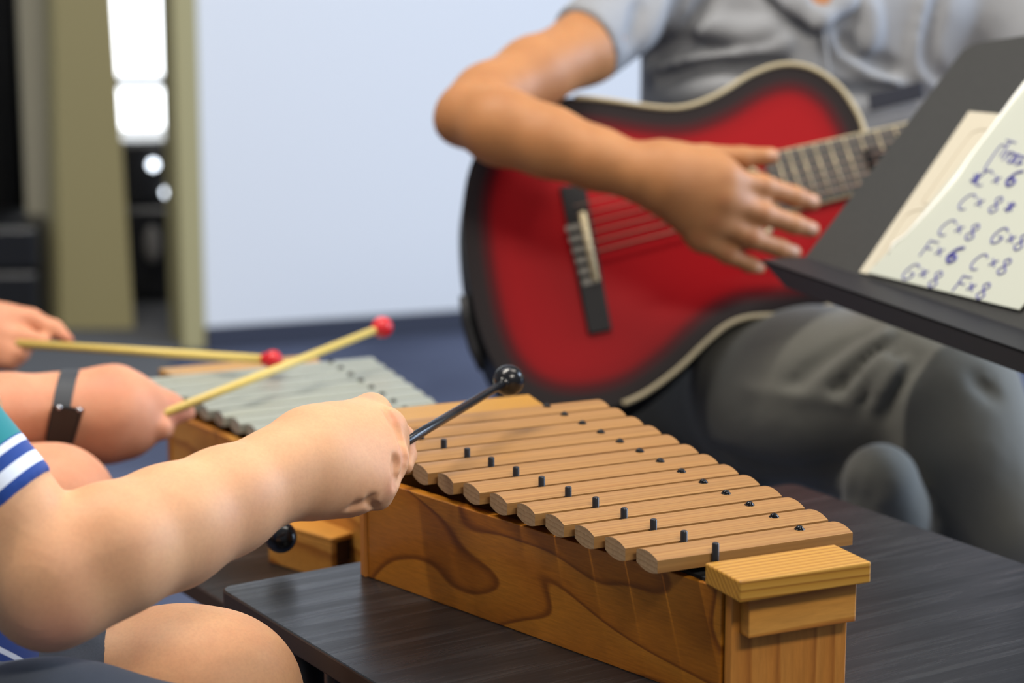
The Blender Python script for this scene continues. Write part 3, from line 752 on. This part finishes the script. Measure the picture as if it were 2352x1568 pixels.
# hidden torso, neck, head, left arm
rest = [cap(P(1880, 80, 2.84), P(1730, 850, 2.84), .10, .10, .06), cap(P(1885, 60, 2.84), P(1895, -130, 2.82), .055, .052, .03), cap(P(1886, 60, 2.745), P(1894, -120, 2.765), .048, .05, .03),
        cap(P(1500, -25, 2.74), P(1890, -20, 2.84), .052, .06, .05), cap(P(2290, -40, 2.82), P(1890, -20, 2.84), .052, .06, .05)]
hc_ = P(1905, -300, 2.80)
fwd = unit([-.15, -1, -.25]); upv = np.array([0, .0, 1.]); sdv = unit(np.cross(fwd, upv))
rest += [cap(hc_+upv*.03, hc_-upv*.045+fwd*.02, .098, .07, .03), cap(hc_+fwd*.085-upv*.01, hc_+fwd*.10-upv*.035, .012, .016, .015), cap(hc_+fwd*.07-upv*.1, hc_+fwd*.075-upv*.098, .03, .028, .03)]
for s_ in (1, -1):
    rest += [cap(hc_+sdv*s_*.088-upv*.01, hc_+sdv*s_*.094-upv*.035, .018, .012, .01)]
    rest += [cap(hc_+fwd*.088+sdv*s_*.034+upv*.012, hc_+fwd*.089+sdv*s_*.036+upv*.012, .014, .014, .008, op='-')]
    rest += [cap(hc_+fwd*.075+sdv*s_*.034+upv*.012, hc_+fwd*.0755+sdv*s_*.034+upv*.012, .0135, .0135, .002)]
rest += [cap(hc_+fwd*.099-sdv*.022-upv*.062, hc_+fwd*.099+sdv*.022-upv*.062, .004, .004, .004, op='-')]
rest += chain([(2290, -30, 2.80, 85), (2480, 220, 2.72, 75), (2530, 300, 2.66, 62), (2500, 330, 2.56, 55)], .02)
nk = L(.46, -.0, -.035)
rest += [cap(P(2500, 330, 2.56), nk, .028, .036, .02)]
for q in range(4): rest += [cap(nk+GX*(.03-.02*q), L(.49-.02*q, -.036, -.005), .010, .009, .006), cap(L(.49-.02*q, -.036, -.005), L(.485-.02*q, -.012, .016), .009, .008, .004)]
legs_in = chain([(1640, 910, 2.79, 130), (2150, 905, 2.43, 115), (2215, 1000, 2.40, 95), (2425, 1360, 2.42, 60)], .03)
rest += legs_in
lo_, hi_ = fz((1480, 330, 2.35), (1880, 640, 2.45), m=.012)
tn_ = [(P(f_[0][0], f_[0][1], f_[0][2]-.012), .014, .6) for f_ in fing[1:]]+[(P(*f_[1][:2], f_[1][2]-.01), .011, .5) for f_ in fing]
nl_ = [(P(f_[-1][0]+2, f_[-1][1]-4, f_[-1][2]-.009), .0065, .35) for f_ in fing]
organic('body', arm+hand+rest, SK_T, tr, .008, [((lo_[i], hi_[i], .0024),) for i in range(3)], 2, tn_, nl_)
hair = [cap(hc_+upv*.05-fwd*.02, hc_-upv*.02-fwd*.045, .102, .085, .02, cuts=[(hc_+upv*.03+fwd*.03, fwd-upv*.9)])]
organic('hair', hair, mat('dark_brown_hair', (40, 30, 24), .5), tr, .008)
# polo shirt
hemc = P(1343, 108, 2.60); hemn = unit(P(1180, 170, 2.55)-P(1500, -20, 2.70))
sh = [cap(P(1640, 40, 2.78), P(1640, 860, 2.82), .090, .10, .05), cap(P(2085, 40, 2.80), P(1850, 860, 2.82), .10, .10, .05), cap(P(1865, 30, 2.78), P(1740, 860, 2.80), .11, .11, .06),
      cap(P(1500, -30, 2.73), P(1880, -60, 2.82), .055, .062, .05), cap(P(2290, -40, 2.82), P(1890, -60, 2.84), .06, .062, .05),
      cap(P(1505, -25, 2.715), P(1300, 137, 2.57), 102*2.7/F, 95*2.58/F, .03, cuts=[(hemc, hemn)]),
      cap(P(2290, -30, 2.80), P(2400, 130, 2.75), .058, .056, .03)]
def fold(a, b, r, k=.012, op='+', c=None):
    pts = [a, b] if c is None else [a, c, b]
    return chain([(*p, r) for p in pts], k, op=op)
base_ = list(sh)
for pts, rr, dep, kk, opn in (
    ([(1490, 170), (1560, 140), (1650, 124), (1740, 112), (1810, 96)], 15, .35, .02, '+'), ([(1500, 120), (1600, 98), (1700, 84), (1770, 80)], 13, .4, .02, '-'), ([(1590, 40), (1640, 62), (1720, 76), (1770, 66)], 15, .4, .02, '+'),
    ([(1520, 182), (1620, 166), (1720, 160), (1800, 156)], 11, .4, .018, '-'), ([(1540, 236), (1600, 214), (1680, 196)], 12, .35, .018, '+'), ([(1568, -10), (1545, 60), (1500, 130)], 14, .4, .016, '-'),
    ([(1470, 10), (1460, 55), (1446, 100)], 10, .3, .014, '-'), ([(1520, -10), (1500, 50), (1470, 110)], 11, .4, .016, '+'), ([(1650, -20), (1620, 20), (1580, 70)], 11, .5, .014, '-'), 
    ([(1740, -30), (1800, 30), (1870, 80)], 8, .5, .012, '-'), ([(1878, 66), (1950, 130), (2030, 190), (2060, 204)], 11, .35, .016, '+'), ([(1930, 90), (1990, 130), (2060, 160)], 10, .4, .016, '-'),
    ([(2125, -10), (2108, 90), (2110, 160), (2145, 200)], 11, .3, .014, '+'), ([(2160, -10), (2135, 90), (2140, 150), (2180, 190)], 12, .5, .014, '-'), ([(1900, 200), (1960, 215), (2060, 205)], 9, .4, .014, '-'), ([(1990, 0), (2000, 60), (1990, 110)], 9, .3, .02, '+')):
    sh += crease(base_, pts, 2.70, rr, dep, kk, opn)
# open neckline
sh += [cap(P(1894, -50, dq), P(1886, 30, dq), 62*2.7/F, 7*2.7/F, .004, op='-') for dq in (2.62, 2.65, 2.68, 2.71)]
sh += [cap(P(1894, -50, dq), P(1898, -190, dq), 62*2.7/F, 78*2.7/F, .004, op='-') for dq in (2.62, 2.65, 2.68, 2.71, 2.74)]
shirt = organic('polo_shirt', sh, M_POLO, tr, .0055, (((P(1280, 0, 2.7)[0], P(2200, 0, 2.7)[0], .0042),), (), ((P(1800, 320, 2.7)[2], P(1800, 0, 2.7)[2]+.02, .0042),)), 2)
organic('collar', chain([(1735, -40, 2.69, 12), (1820, 8, 2.665, 13), (1872, 52, 2.655, 9)], .02, flat=(CF, .6))+chain([(1760, -40, 2.69, 12), (1845, 8, 2.662, 9), (1880, 48, 2.655, 8)], .02, flat=(CF, .6))
        + chain([(2010, -40, 2.70, 12), (1950, 5, 2.67, 12), (1893, 45, 2.655, 9)], .02, flat=(CF, .6))+chain([(1985, -40, 2.70, 10), (1932, 5, 2.668, 8), (1893, 42, 2.655, 7)], .02, flat=(CF, .6)), M_POLO, shirt, .003)
MB().tube(spline([P(1886, 50, 2.6585), P(1896, 110, 2.6585), P(1905, 190, 2.663), P(1912, 300, 2.67)], 5, False), .0022, 8).make('placket', M_POLO, shirt, smooth=True)
bd = [(1994, 216, 2.672), (2118, 186, 2.688), (2122, 226, 2.688), (1998, 256, 2.672)]
MB().prism([P(*q) for q in bd], -CF*.004).make('name_badge', M_BADGE, shirt, label='dark rectangular name badge', bevel=.001)
# trousers
tp = chain([(1640, 910, 2.79, 165), (1790, 905, 2.545, 188), (1900, 905, 2.49, 190), (2090, 885, 2.42, 168), (2180, 915, 2.39, 150)], .03)
tp += chain([(2190, 930, 2.39, 150), (2215, 1040, 2.38, 152), (2300, 1190, 2.38, 140), (2400, 1300, 2.40, 95)], .03)
tp += chain([(1560, 960, 2.78, 150), (1850, 990, 2.66, 120), (2022, 1110, 2.40, 70)], .006)+chain([(2022, 1106, 2.29, 90), (2035, 1170, 2.31, 98), (2090, 1400, 2.5, 95), (2140, 1750, 2.66, 85)], .008)
tp += [cap(P(1600, 900, 2.80), P(1800, 900, 2.84), .11, .11, .05)]
FT = 2.40
base_ = list(tp)
for pts, rr, dep, kk, opn in (
    ([(1800, 905), (1850, 860), (1930, 800), (2010, 765)], 11, .3, .014, '-'), ([(1905, 915), (1960, 870), (2010, 810), (2060, 775)], 13, .3, .014, '-'), ([(1975, 935), (2010, 890), (2050, 835), (2085, 800)], 14, .25, .012, '-'),
    ([(2030, 960), (2050, 900), (2085, 850), (2120, 815)], 13, .3, .012, '-'), ([(1870, 890), (1930, 840), (1990, 795), (2040, 765)], 10, .3, .012, '+'), ([(1950, 915), (1995, 860), (2035, 815)], 10, .3, .012, '+'), ([(2005, 935), (2035, 880), (2070, 825)], 10, .3, .012, '+'),
    ([(2235, 860), (2262, 890), (2290, 915)], 7, .2, .012, '-'), ([(1700, 890), (1800, 905), (1900, 915), (1970, 930)], 6, .2, .01, '+'),
    ([(1965, 1100), (1955, 1135), (1940, 1170)], 11, .4, .008, '-'), ([(2010, 1110), (1990, 1150), (1975, 1190)], 11, .4, .008, '-'), ([(1640, 1030), (1740, 1070), (1850, 1080), (1930, 1060)], 9, .3, .014, '-')):
    tp += crease(base_, pts, 2.40, rr, dep, kk, opn)
organic('trousers', tp, M_TROUSER, tr, .0065, relax=3)
ft = P(2470, 1420, 2.42)
sk = MB(); sh_c = np.array([ft[0]+.02, ft[1]-.03, ft[2]-.05])
organic('shoe', [cap(sh_c+[0, .05, -.01], sh_c+[.02, -.12, -.03], .045, .034, .02), cap(sh_c+[0, .05, -.01], sh_c+[0, .05, .03], .042, .042, .02)], M_BELT, tr, .008)
f2 = P(2140, 1750, 2.66)
organic('shoe', [cap((f2[0], f2[1]+.03, .045), (f2[0]+.03, f2[1]-.16, .035), .042, .034, .02), cap((f2[0], f2[1]+.01, .06), (f2[0], f2[1], max(.12, f2[2]-.02)), .042, .045, .02)], M_BELT, tr, .008)
# stool chair under the player
sc = P(1640, 960, 2.74); zs_ = sc[2]-.084
ch = root('chair', 'dark grey low chair under the guitar player', 'chair', (sc[0], sc[1], 0), .35)
MB().box((-.2, -.19, zs_-.035), (.2, .19, zs_)).make('seat', mat('charcoal_chair_seat', (44, 45, 48), .6), ch, local=True, bevel=.012)
for sx in (-1, 1):
    for sy in (-1, 1):
        MB().tube([(sx*.21, sy*.19, 0), (sx*.17, sy*.16, zs_-.03)], .011, 12).make('leg', M_STEEL, ch, smooth=True, local=True)

# ------------------------------------------------------------------ front pupil (striped sleeve)
k1 = root('person', 'pupil in blue striped shirt sleeve playing the wooden xylophone with a black mallet', 'person', (P(-250, 1700, 1.5)[0], P(-250, 1700, 1.5)[1], 0))
mole = [(P(124, 1245, 1.352), .0016), (P(560, 1170, 1.445), .0009), (P(632, 1010, 1.49), .0009), (P(517, 1031, 1.455), .0009)]
SK_1 = skin('fair_skin', (216, 166, 124), (206, 152, 114), mole, (206, 140, 120))
RA = chain([(-250, 840, 1.37, 130), (10, 1180, 1.38, 128), (98, 1312, 1.38, 138), (112, 1330, 1.38, 136)], .012)
RA += chain([(112, 1335, 1.38, 134), (250, 1264, 1.40, 151), (390, 1210, 1.435, 140), (520, 1150, 1.47, 122), (630, 1094, 1.50, 103), (705, 1066, 1.52, 97)], .010)
RA += [cap(P(118, 1392, 1.385), P(150, 1380, 1.385), 70*1.385/F, 66*1.385/F, .03)]
HD = chain([(700, 1062, 1.52, 96), (745, 1050, 1.535, 98)], .02)
HD += chain([(720, 1015, 1.54, 66), (848, 946, 1.60, 42)], .022)+chain([(715, 1040, 1.53, 70), (888, 984, 1.573, 42)], .022)+chain([(720, 1070, 1.525, 68), (892, 1052, 1.552, 42)], .022)+chain([(730, 1098, 1.52, 64), (868, 1112, 1.538, 40)], .022)
HD += chain([(745, 1100, 1.522, 62), (800, 1118, 1.53, 52)], .02)+[cap(P(790, 1050, 1.56), P(850, 1050, 1.585), .029, .026, .02)]
FI = [[(858, 946, 1.60, 40), (922, 1008, 1.632, 32), (933, 1046, 1.625, 24), (931, 1070, 1.615, 19)],
      [(888, 982, 1.573, 41), (902, 1042, 1.592, 33), (893, 1095, 1.578, 28), (872, 1110, 1.575, 24)],
      [(892, 1052, 1.552, 40), (886, 1106, 1.566, 31), (866, 1140, 1.562, 27), (840, 1140, 1.565, 24)],
      [(870, 1108, 1.538, 39), (868, 1138, 1.542, 31), (830, 1150, 1.552, 23), (800, 1142, 1.56, 22)]]
for f_ in FI: HD += chain(f_[:2], .006)+chain(f_[1:], .0025)
HD += chain([(740, 1010, 1.60, 50), (820, 1010, 1.645, 38), (890, 1030, 1.655, 30), (925, 1040, 1.645, 24)], .01)      # thumb on the far side
base_ = RA+HD
for pts, rr, dep in (([(884, 938), (902, 968), (922, 1006), (932, 1040), (930, 1076), (914, 1112)], 9, 0), ([(907, 1050), (910, 1082), (909, 1120)], 8, .2), ([(803, 1168), (822, 1161), (842, 1154), (860, 1140)], 6, .1), ([(848, 1150), (856, 1160), (862, 1166)], 5, .2)):
    HD += crease(base_, pts, 1.56, rr, dep, .004, '-')
LA = chain([(-150, 960, 1.66, 110), (-170, 1330, 1.60, 100), (0, 1300, 1.64, 92), (210, 1258, 1.69, 84), (330, 1222, 1.725, 76)], .015)
LA += chain([(330, 1215, 1.73, 80), (410, 1195, 1.75, 84)], .02)
for q in range(4): LA += chain([(430, 1150+26*q, 1.735, 30), (455, 1160+26*q, 1.755, 26), (430, 1165+26*q, 1.77, 24)], .004)
LA += chain([(380, 1175, 1.76, 34), (430, 1165, 1.785, 28), (470, 1185, 1.785, 24)], .008)
TO = [cap(P(-420, 980, 1.5), P(-330, 1650, 1.55), .095, .09, .05), cap(P(-260, 835, 1.37), P(-430, 880, 1.5), .034, .054, .02), cap(P(-150, 960, 1.66), P(-420, 900, 1.5), .04, .06, .05), cap(P(-440, 900, 1.5), P(-460, 620, 1.5), .042, .042, .03)]
h1 = P(-430, 330, 1.5); f1 = unit([.75, .45, -.4]); u1 = unit(np.array([0, 0, 1])-f1*(-.4)*.8); s1 = np.cross(f1, u1)
def head(c, f, u, s):
    out = [cap(c+u*.03, c-u*.04+f*.015, .088, .062, .03), cap(c+f*.078-u*.008, c+f*.09-u*.03, .010, .014, .014), cap(c+f*.062-u*.09, c+f*.066-u*.088, .026, .024, .03)]
    for q in (1, -1):
        out += [cap(c+s*q*.08-u*.01, c+s*q*.085-u*.033, .016, .011, .01), cap(c+f*.078+s*q*.03+u*.01, c+f*.079+s*q*.032+u*.01, .013, .013, .008, op='-'), cap(c+f*.066+s*q*.03+u*.01, c+f*.0665+s*q*.03+u*.01, .0125, .0125, .002)]
    return out+[cap(c+f*.088-s*.018-u*.055, c+f*.088+s*.018-u*.055, .0035, .0035, .004, op='-')]
TO += head(h1, f1, u1, s1)
kn = P(500, 1592, 1.55); kr = P(430, 1830, 1.42)
LG = chain([(-330, 1660, 1.54, 190), (150, 1600, 1.55, 190), (420, 1588, 1.55, 186), (502, 1592, 1.55, 183)], .02)
LG += [cap(kn-[0, 0, .01], (kn[0]+.0, kn[1]-.03, .10), .055, .034, .02), cap((kn[0], kn[1]-.03, .09), (kn[0]+.09, kn[1]+.03, .035), .032, .028, .02)]
LG += chain([(-330, 1780, 1.46, 220), (120, 1815, 1.41, 225), (430, 1830, 1.42, 200)], .02)
LG += [cap(kr, (kr[0]-.03, kr[1]-.02, .10), .055, .034, .02), cap((kr[0]-.03, kr[1]-.02, .09), (kr[0]+.06, kr[1]+.03, .035), .032, .028, .02)]
lo_, hi_ = fz((720, 900, 1.51), (960, 1178, 1.645), m=.002); lo2, hi2 = fz((0, 1050, 1.34), (700, 1400, 1.5), m=.02)
tn_ = [(P(850, 908, 1.59), .014, .5), (P(905, 955, 1.562), .012, .5), (P(915, 1050, 1.545), .012, .45), (P(890, 1118, 1.53), .012, .45), (P(120, 1440, 1.36), .035, .55), (P(940, 1010, 1.62), .02, .4)]
organic('body', RA+HD+LA+TO+LG, SK_1, k1, .008, [((lo_[i], hi_[i], .0013), (lo2[i], hi2[i], .0042)) for i in range(3)], 2, tn_)
organic('hair', [cap(h1+u1*.045-f1*.02, h1-u1*.02-f1*.04, .092, .078, .02, cuts=[(h1+u1*.03+f1*.03, f1-u1*.9)])], mat('light_brown_hair', (86, 62, 42), .5), k1, .008)
# striped shirt
def mk_stripes():
    m = cloth('blue_striped_shirt_cotton', (30, 58, 120)); n = N(m)
    g = n.n('ShaderNodeNewGeometry'); hp = P(15, 1171, 1.345)
    ad = unit(P(110, 1082, 1.345)-P(0, 1182, 1.345)); nrm = unit(CR*.68-CU*.735)
    d = n.n('ShaderNodeVectorMath', operation='SUBTRACT'); n.l(g.outputs['Position'], d.inputs[0]); d.inputs[1].default_value = [float(q) for q in hp]
    dt = n.n('ShaderNodeVectorMath', operation='DOT_PRODUCT'); n.l(d.outputs[0], dt.inputs[0]); dt.inputs[1].default_value = [float(q) for q in nrm]
    mr = n.n('ShaderNodeMapRange', i_1=-.06, i_2=.02); n.l(dt.outputs['Value'], mr.inputs[0])
    B, W, T = (34, 66, 138), (214, 222, 236), (34, 124, 132)
    s = 1.345/F; pos = lambda px: (px*s+.06)/.08
    r = n.ramp(mr.outputs[0], [(0, T), (pos(-122), B), (pos(-117), W), (pos(-75), B), (pos(-42), W), (pos(-40), W), (pos(-1), B)])
    r.color_ramp.interpolation = 'CONSTANT'
    e = r.color_ramp.elements
    for q, (pp, c) in zip(e, [(0, T), (pos(-119), B), (pos(-113), W), (pos(-75), B), (pos(-42), W), (pos(-41.9), W), (pos(2), B)]): q.position = pp; q.color = lin(c)
    e[3].position = pos(-75); e[3].color = lin(B)
    # second order: white2 spans -75+33 .. ; rebuild explicitly
    for q, (pp, c) in zip(e, [(0, T), (pos(-125), B), (pos(-121), W), (pos(-103), B), (pos(-74), W), (pos(-42), B), (pos(20), B)]): q.position = max(0, min(1, pp)); q.color = lin(c)
    n.color(r.outputs[0]); return m
hem = P(15, 1171, 1.38); hn = unit(CR*.68-CU*.735)
S1 = [cap(P(-255, 838, 1.37), P(52, 1222, 1.38), 136*1.37/F, 141*1.38/F, .01, cuts=[(hem, hn)]), cap(P(-260, 835, 1.37), P(-430, 870, 1.5), .040, .060, .02), cap(P(-150, 960, 1.66), P(-420, 900, 1.5), .046, .068, .05), cap(P(-150, 960, 1.66), P(-165, 1180, 1.62), .042, .040, .02),
      cap(P(-420, 960, 1.5), P(-370, 1480, 1.5), .105, .112, .05), cap(P(-370, 1480, 1.5), P(-300, 1590, 1.5), .112, .118, .03)]
shirt1 = organic('striped_shirt', S1[:4], mk_stripes(), k1, .006, (((hem[0]-.06, hem[0]+.06, .0028),), ((hem[1]-.06, hem[1]+.06, .0028),), ((hem[2]-.06, hem[2]+.06, .0028),)), 2)
def mk_body():
    m = cloth('navy_shirt_cotton', (30, 58, 122), wr=.4); n = N(m)
    g = n.n('ShaderNodeNewGeometry'); a, b = P(20, 1440, 1.36), P(92, 1474, 1.38); d_ = unit(b-a); nr = unit(CU-d_*np.dot(CU, d_))
    d = n.n('ShaderNodeVectorMath', operation='SUBTRACT'); n.l(g.outputs['Position'], d.inputs[0]); d.inputs[1].default_value = [float(q) for q in a]
    dt = n.n('ShaderNodeVectorMath', operation='DOT_PRODUCT'); n.l(d.outputs[0], dt.inputs[0]); dt.inputs[1].default_value = [float(q) for q in nr]
    mr = n.n('ShaderNodeMapRange', i_1=-.05, i_2=.03); n.l(dt.outputs['Value'], mr.inputs[0])
    r = n.ramp(mr.outputs[0], [(0, (30, 110, 120)), (.30, (214, 222, 236)), (.35, (34, 62, 132)), (.60, (214, 222, 236)), (.645, (34, 62, 132))]); r.color_ramp.interpolation = 'CONSTANT'
    n.color(r.outputs[0]); return m
organic('shirt_body', S1[4:], mk_body(), shirt1, .006, relax=3)
SP = [cap(P(-320, 1660, 1.54), P(185, 1602, 1.55), .070, .0635, .02, cuts=[(P(262, 1460, 1.55), unit(CR*.99+CU*.05))]), cap(P(150, 1604, 1.55), P(225, 1600, 1.55), .064, .0645, .01, cuts=[(P(262, 1460, 1.55), unit(CR*.99+CU*.05))]),
      cap(P(-330, 1790, 1.46), P(130, 1800, 1.41), .075, .075, .03), cap(P(130, 1800, 1.41), P(420, 1850, 1.41), .075, .074, .02), cap(P(-330, 1640, 1.5), P(-320, 1740, 1.5), .11, .105, .03)]
SP += crease(list(SP), [(200, 1425), (188, 1470), (180, 1530)], 1.52, 6, .3, .006, '-')
organic('shorts', SP, M_SHORTS, k1, .006, relax=3)

# ------------------------------------------------------------------ second pupil (black watch)
k2 = root('person', 'pupil at left with black wrist watch playing the grey metal bars', 'person', (P(-450, 1400, 2.0)[0], P(-450, 1400, 2.0)[1], 0))
SK_2 = skin('rosy_skin', (214, 152, 118), (202, 136, 104), knuckle=(190, 112, 92))
A2 = chain([(-400, 640, 2.0, 90), (-330, 965, 1.98, 92), (-120, 955, 2.02, 95), (20, 946, 2.05, 86), (120, 944, 2.07, 82), (165, 948, 2.082, 86)], .012)
A2 += chain([(165, 948, 2.082, 86), (210, 950, 2.09, 95), (258, 950, 2.095, 101), (280, 955, 2.10, 92)], .012)+chain([(270, 925, 2.10, 70), (345, 938, 2.12, 46)], .02)
A2 += chain([(245, 990, 2.09, 64), (292, 985, 2.095, 48)], .02)
A2 += chain([(330, 932, 2.112, 46), (388, 938, 2.125, 33), (434, 950, 2.14, 17)], .01)+chain([(320, 950, 2.10, 36), (372, 958, 2.115, 24), (398, 962, 2.135, 18)], .004)+chain([(322, 972, 2.09, 40), (368, 983, 2.095, 27), (380, 990, 2.12, 21)], .004)+chain([(296, 990, 2.085, 34), (334, 1003, 2.09, 22), (352, 998, 2.115, 18)], .004)
A2 += chain([(300, 915, 2.14, 34), (370, 925, 2.155, 26), (425, 940, 2.15, 18)], .01)
H2 = chain([(-430, 620, 2.42, 85), (-390, 880, 2.44, 80), (-180, 800, 2.42, 62), (-70, 770, 2.40, 58), (-30, 765, 2.395, 60)], .02)
H2 += chain([(-40, 750, 2.395, 55), (20, 745, 2.39, 44)], .02)+chain([(-40, 790, 2.385, 58), (10, 800, 2.385, 40)], .02)
H2 += chain([(0, 726, 2.39, 28), (70, 732, 2.39, 23), (125, 755, 2.385, 19), (158, 780, 2.38, 14)], .008)+chain([(0, 770, 2.375, 28), (60, 776, 2.37, 22), (100, 782, 2.372, 16)], .006)+chain([(0, 800, 2.37, 28), (45, 810, 2.365, 22), (60, 800, 2.38, 18)], .006)+chain([(-10, 825, 2.37, 26), (25, 830, 2.365, 20), (45, 815, 2.38, 16)], .006)
H2 += chain([(-5, 760, 2.42, 28), (60, 775, 2.42, 22), (105, 785, 2.41, 16)], .006)
B2 = [cap(P(-560, 720, 2.2), P(-500, 1180, 2.15), .095, .10, .05), cap(P(-400, 640, 2.0), P(-560, 620, 2.2), .045, .055, .04), cap(P(-430, 620, 2.42), P(-560, 620, 2.2), .045, .055, .04), cap(P(-565, 600, 2.2), P(-570, 430, 2.2), .042, .042, .03)]
h2 = P(-570, 240, 2.2); f2_ = unit([.85, .3, -.35]); u2 = unit(np.array([0, 0, 1])-f2_*np.dot(f2_, [0, 0, 1])); s2 = np.cross(f2_, u2)
B2 += head(h2, f2_, u2, s2)
kp = P(118, 1168, 1.95)
B2 += chain([(-450, 1180, 2.02, 170), (-60, 1170, 1.96, 150), (118, 1168, 1.95, 142)], .02)
B2 += [cap(kp, (kp[0], kp[1]-.02, .10), .053, .034, .02), cap((kp[0], kp[1]-.02, .09), (kp[0]+.09, kp[1]+.03, .035), .032, .028, .02)]
kq = P(-40, 1130, 2.25)
B2 += [cap(P(-480, 1120, 2.25), kq, .065, .055, .02), cap(kq, (kq[0]-.05, kq[1], .1), .053, .034, .02), cap((kq[0]-.05, kq[1], .09), (kq[0]+.04, kq[1]+.05, .035), .032, .028, .02)]
lo_, hi_ = fz((100, 850, 2.05), (440, 1050, 2.16), m=.01); lo2, hi2 = fz((-60, 700, 2.36), (170, 850, 2.42), m=.01)
body2 = organic('body', A2+H2+B2, SK_2, k2, .009, [((lo_[i], hi_[i], .0035), (lo2[i], hi2[i], .0035)) for i in range(3)], 3, [(P(265, 870, 2.06), .03, .3), (P(400, 950, 2.12), .03, .6), (P(150, 780, 2.37), .02, .5)])
organic('shirt', [cap(P(-560, 700, 2.2), P(-500, 1150, 2.15), .105, .115, .05), cap(P(-395, 645, 2.0), P(-560, 620, 2.2), .05, .065, .04), cap(P(-425, 625, 2.42), P(-560, 620, 2.2), .05, .065, .04), cap(P(-400, 640, 2.0), P(-350, 830, 1.985), .046, .046, .02), cap(P(-430, 620, 2.42), P(-405, 800, 2.435), .046, .046, .02)], M_POLO, k2, .009)
organic('shorts', [cap(P(-470, 1180, 2.1), P(-500, 1120, 2.2), .11, .11, .03), cap(P(-450, 1180, 2.02), P(-120, 1172, 1.97), .075, .068, .02), cap(P(-480, 1120, 2.25), P(-180, 1128, 2.25), .075, .066, .02)], M_SHORTS, k2, .009)
organic('hair', [cap(h2+u2*.045-f2_*.02, h2-u2*.02-f2_*.04, .092, .078, .02, cuts=[(h2+u2*.03+f2_*.03, f2_-u2*.9)])], mat('dark_hair', (44, 34, 28), .5), k2, .009)
# watch: strap around the wrist and a dark case
wc = P(150, 945, 2.078); wax = unit(P(230, 950, 2.09)-P(60, 944, 2.06)); wu = unit(CU-wax*np.dot(CU, wax)); wf = np.cross(wax, wu); wf = wf if np.dot(wf, -CF) > 0 else -wf
WR = 90*2.078/F; tilt = .35
wt = root('wrist_watch', '', '', (0, 0, 0)); bpy.data.objects.remove(wt)
V = []; nn = 48
for i in range(nn):
    a = 2*math.pi*i/nn; c = wc+WR*(math.cos(a)*wu+math.sin(a)*wf)*1.0
    sh_ = wax*(-.012*math.sin(a)*1.2 + .004*math.cos(a))
    for dx, dr in ((-.0085, .0005), (-.0085, .0028), (.0085, .0028), (.0085, .0005)):
        V.append(c+sh_+wax*dx+(math.cos(a)*wu+math.sin(a)*wf)*dr)
strap = mk('wrist_watch', V, [(4*i+j_, 4*((i+1) % nn)+j_, 4*((i+1) % nn)+(j_+1) % 4, 4*i+(j_+1) % 4) for i in range(nn) for j_ in range(4)], mat('dark_grey_watch_strap', (52, 54, 58), .55), k2, smooth=False, label='black wrist watch')
cs_ = [P(118, 930, 2.022), P(190, 938, 2.022), P(164, 1022, 2.030), P(102, 1015, 2.030)]
cs_ = [np.asarray(q) for q in cs_]
MB().prism([cs_[0], cs_[1], cs_[2], cs_[3]], CF*.012).make('watch_case', mat('black_watch_case', (14, 14, 15), .3), strap, bevel=.002)
for px, py in ((136, 936), (182, 941)):
    MB().ball(P(px, py, 2.021), .0026, 12, 8).make('watch_pin', M_STEEL, strap, smooth=True, label='small silver pin')
for o in bpy.data.objects:
    if o.name.startswith('wrist_watch') and o.type == 'EMPTY': bpy.data.objects.remove(o)
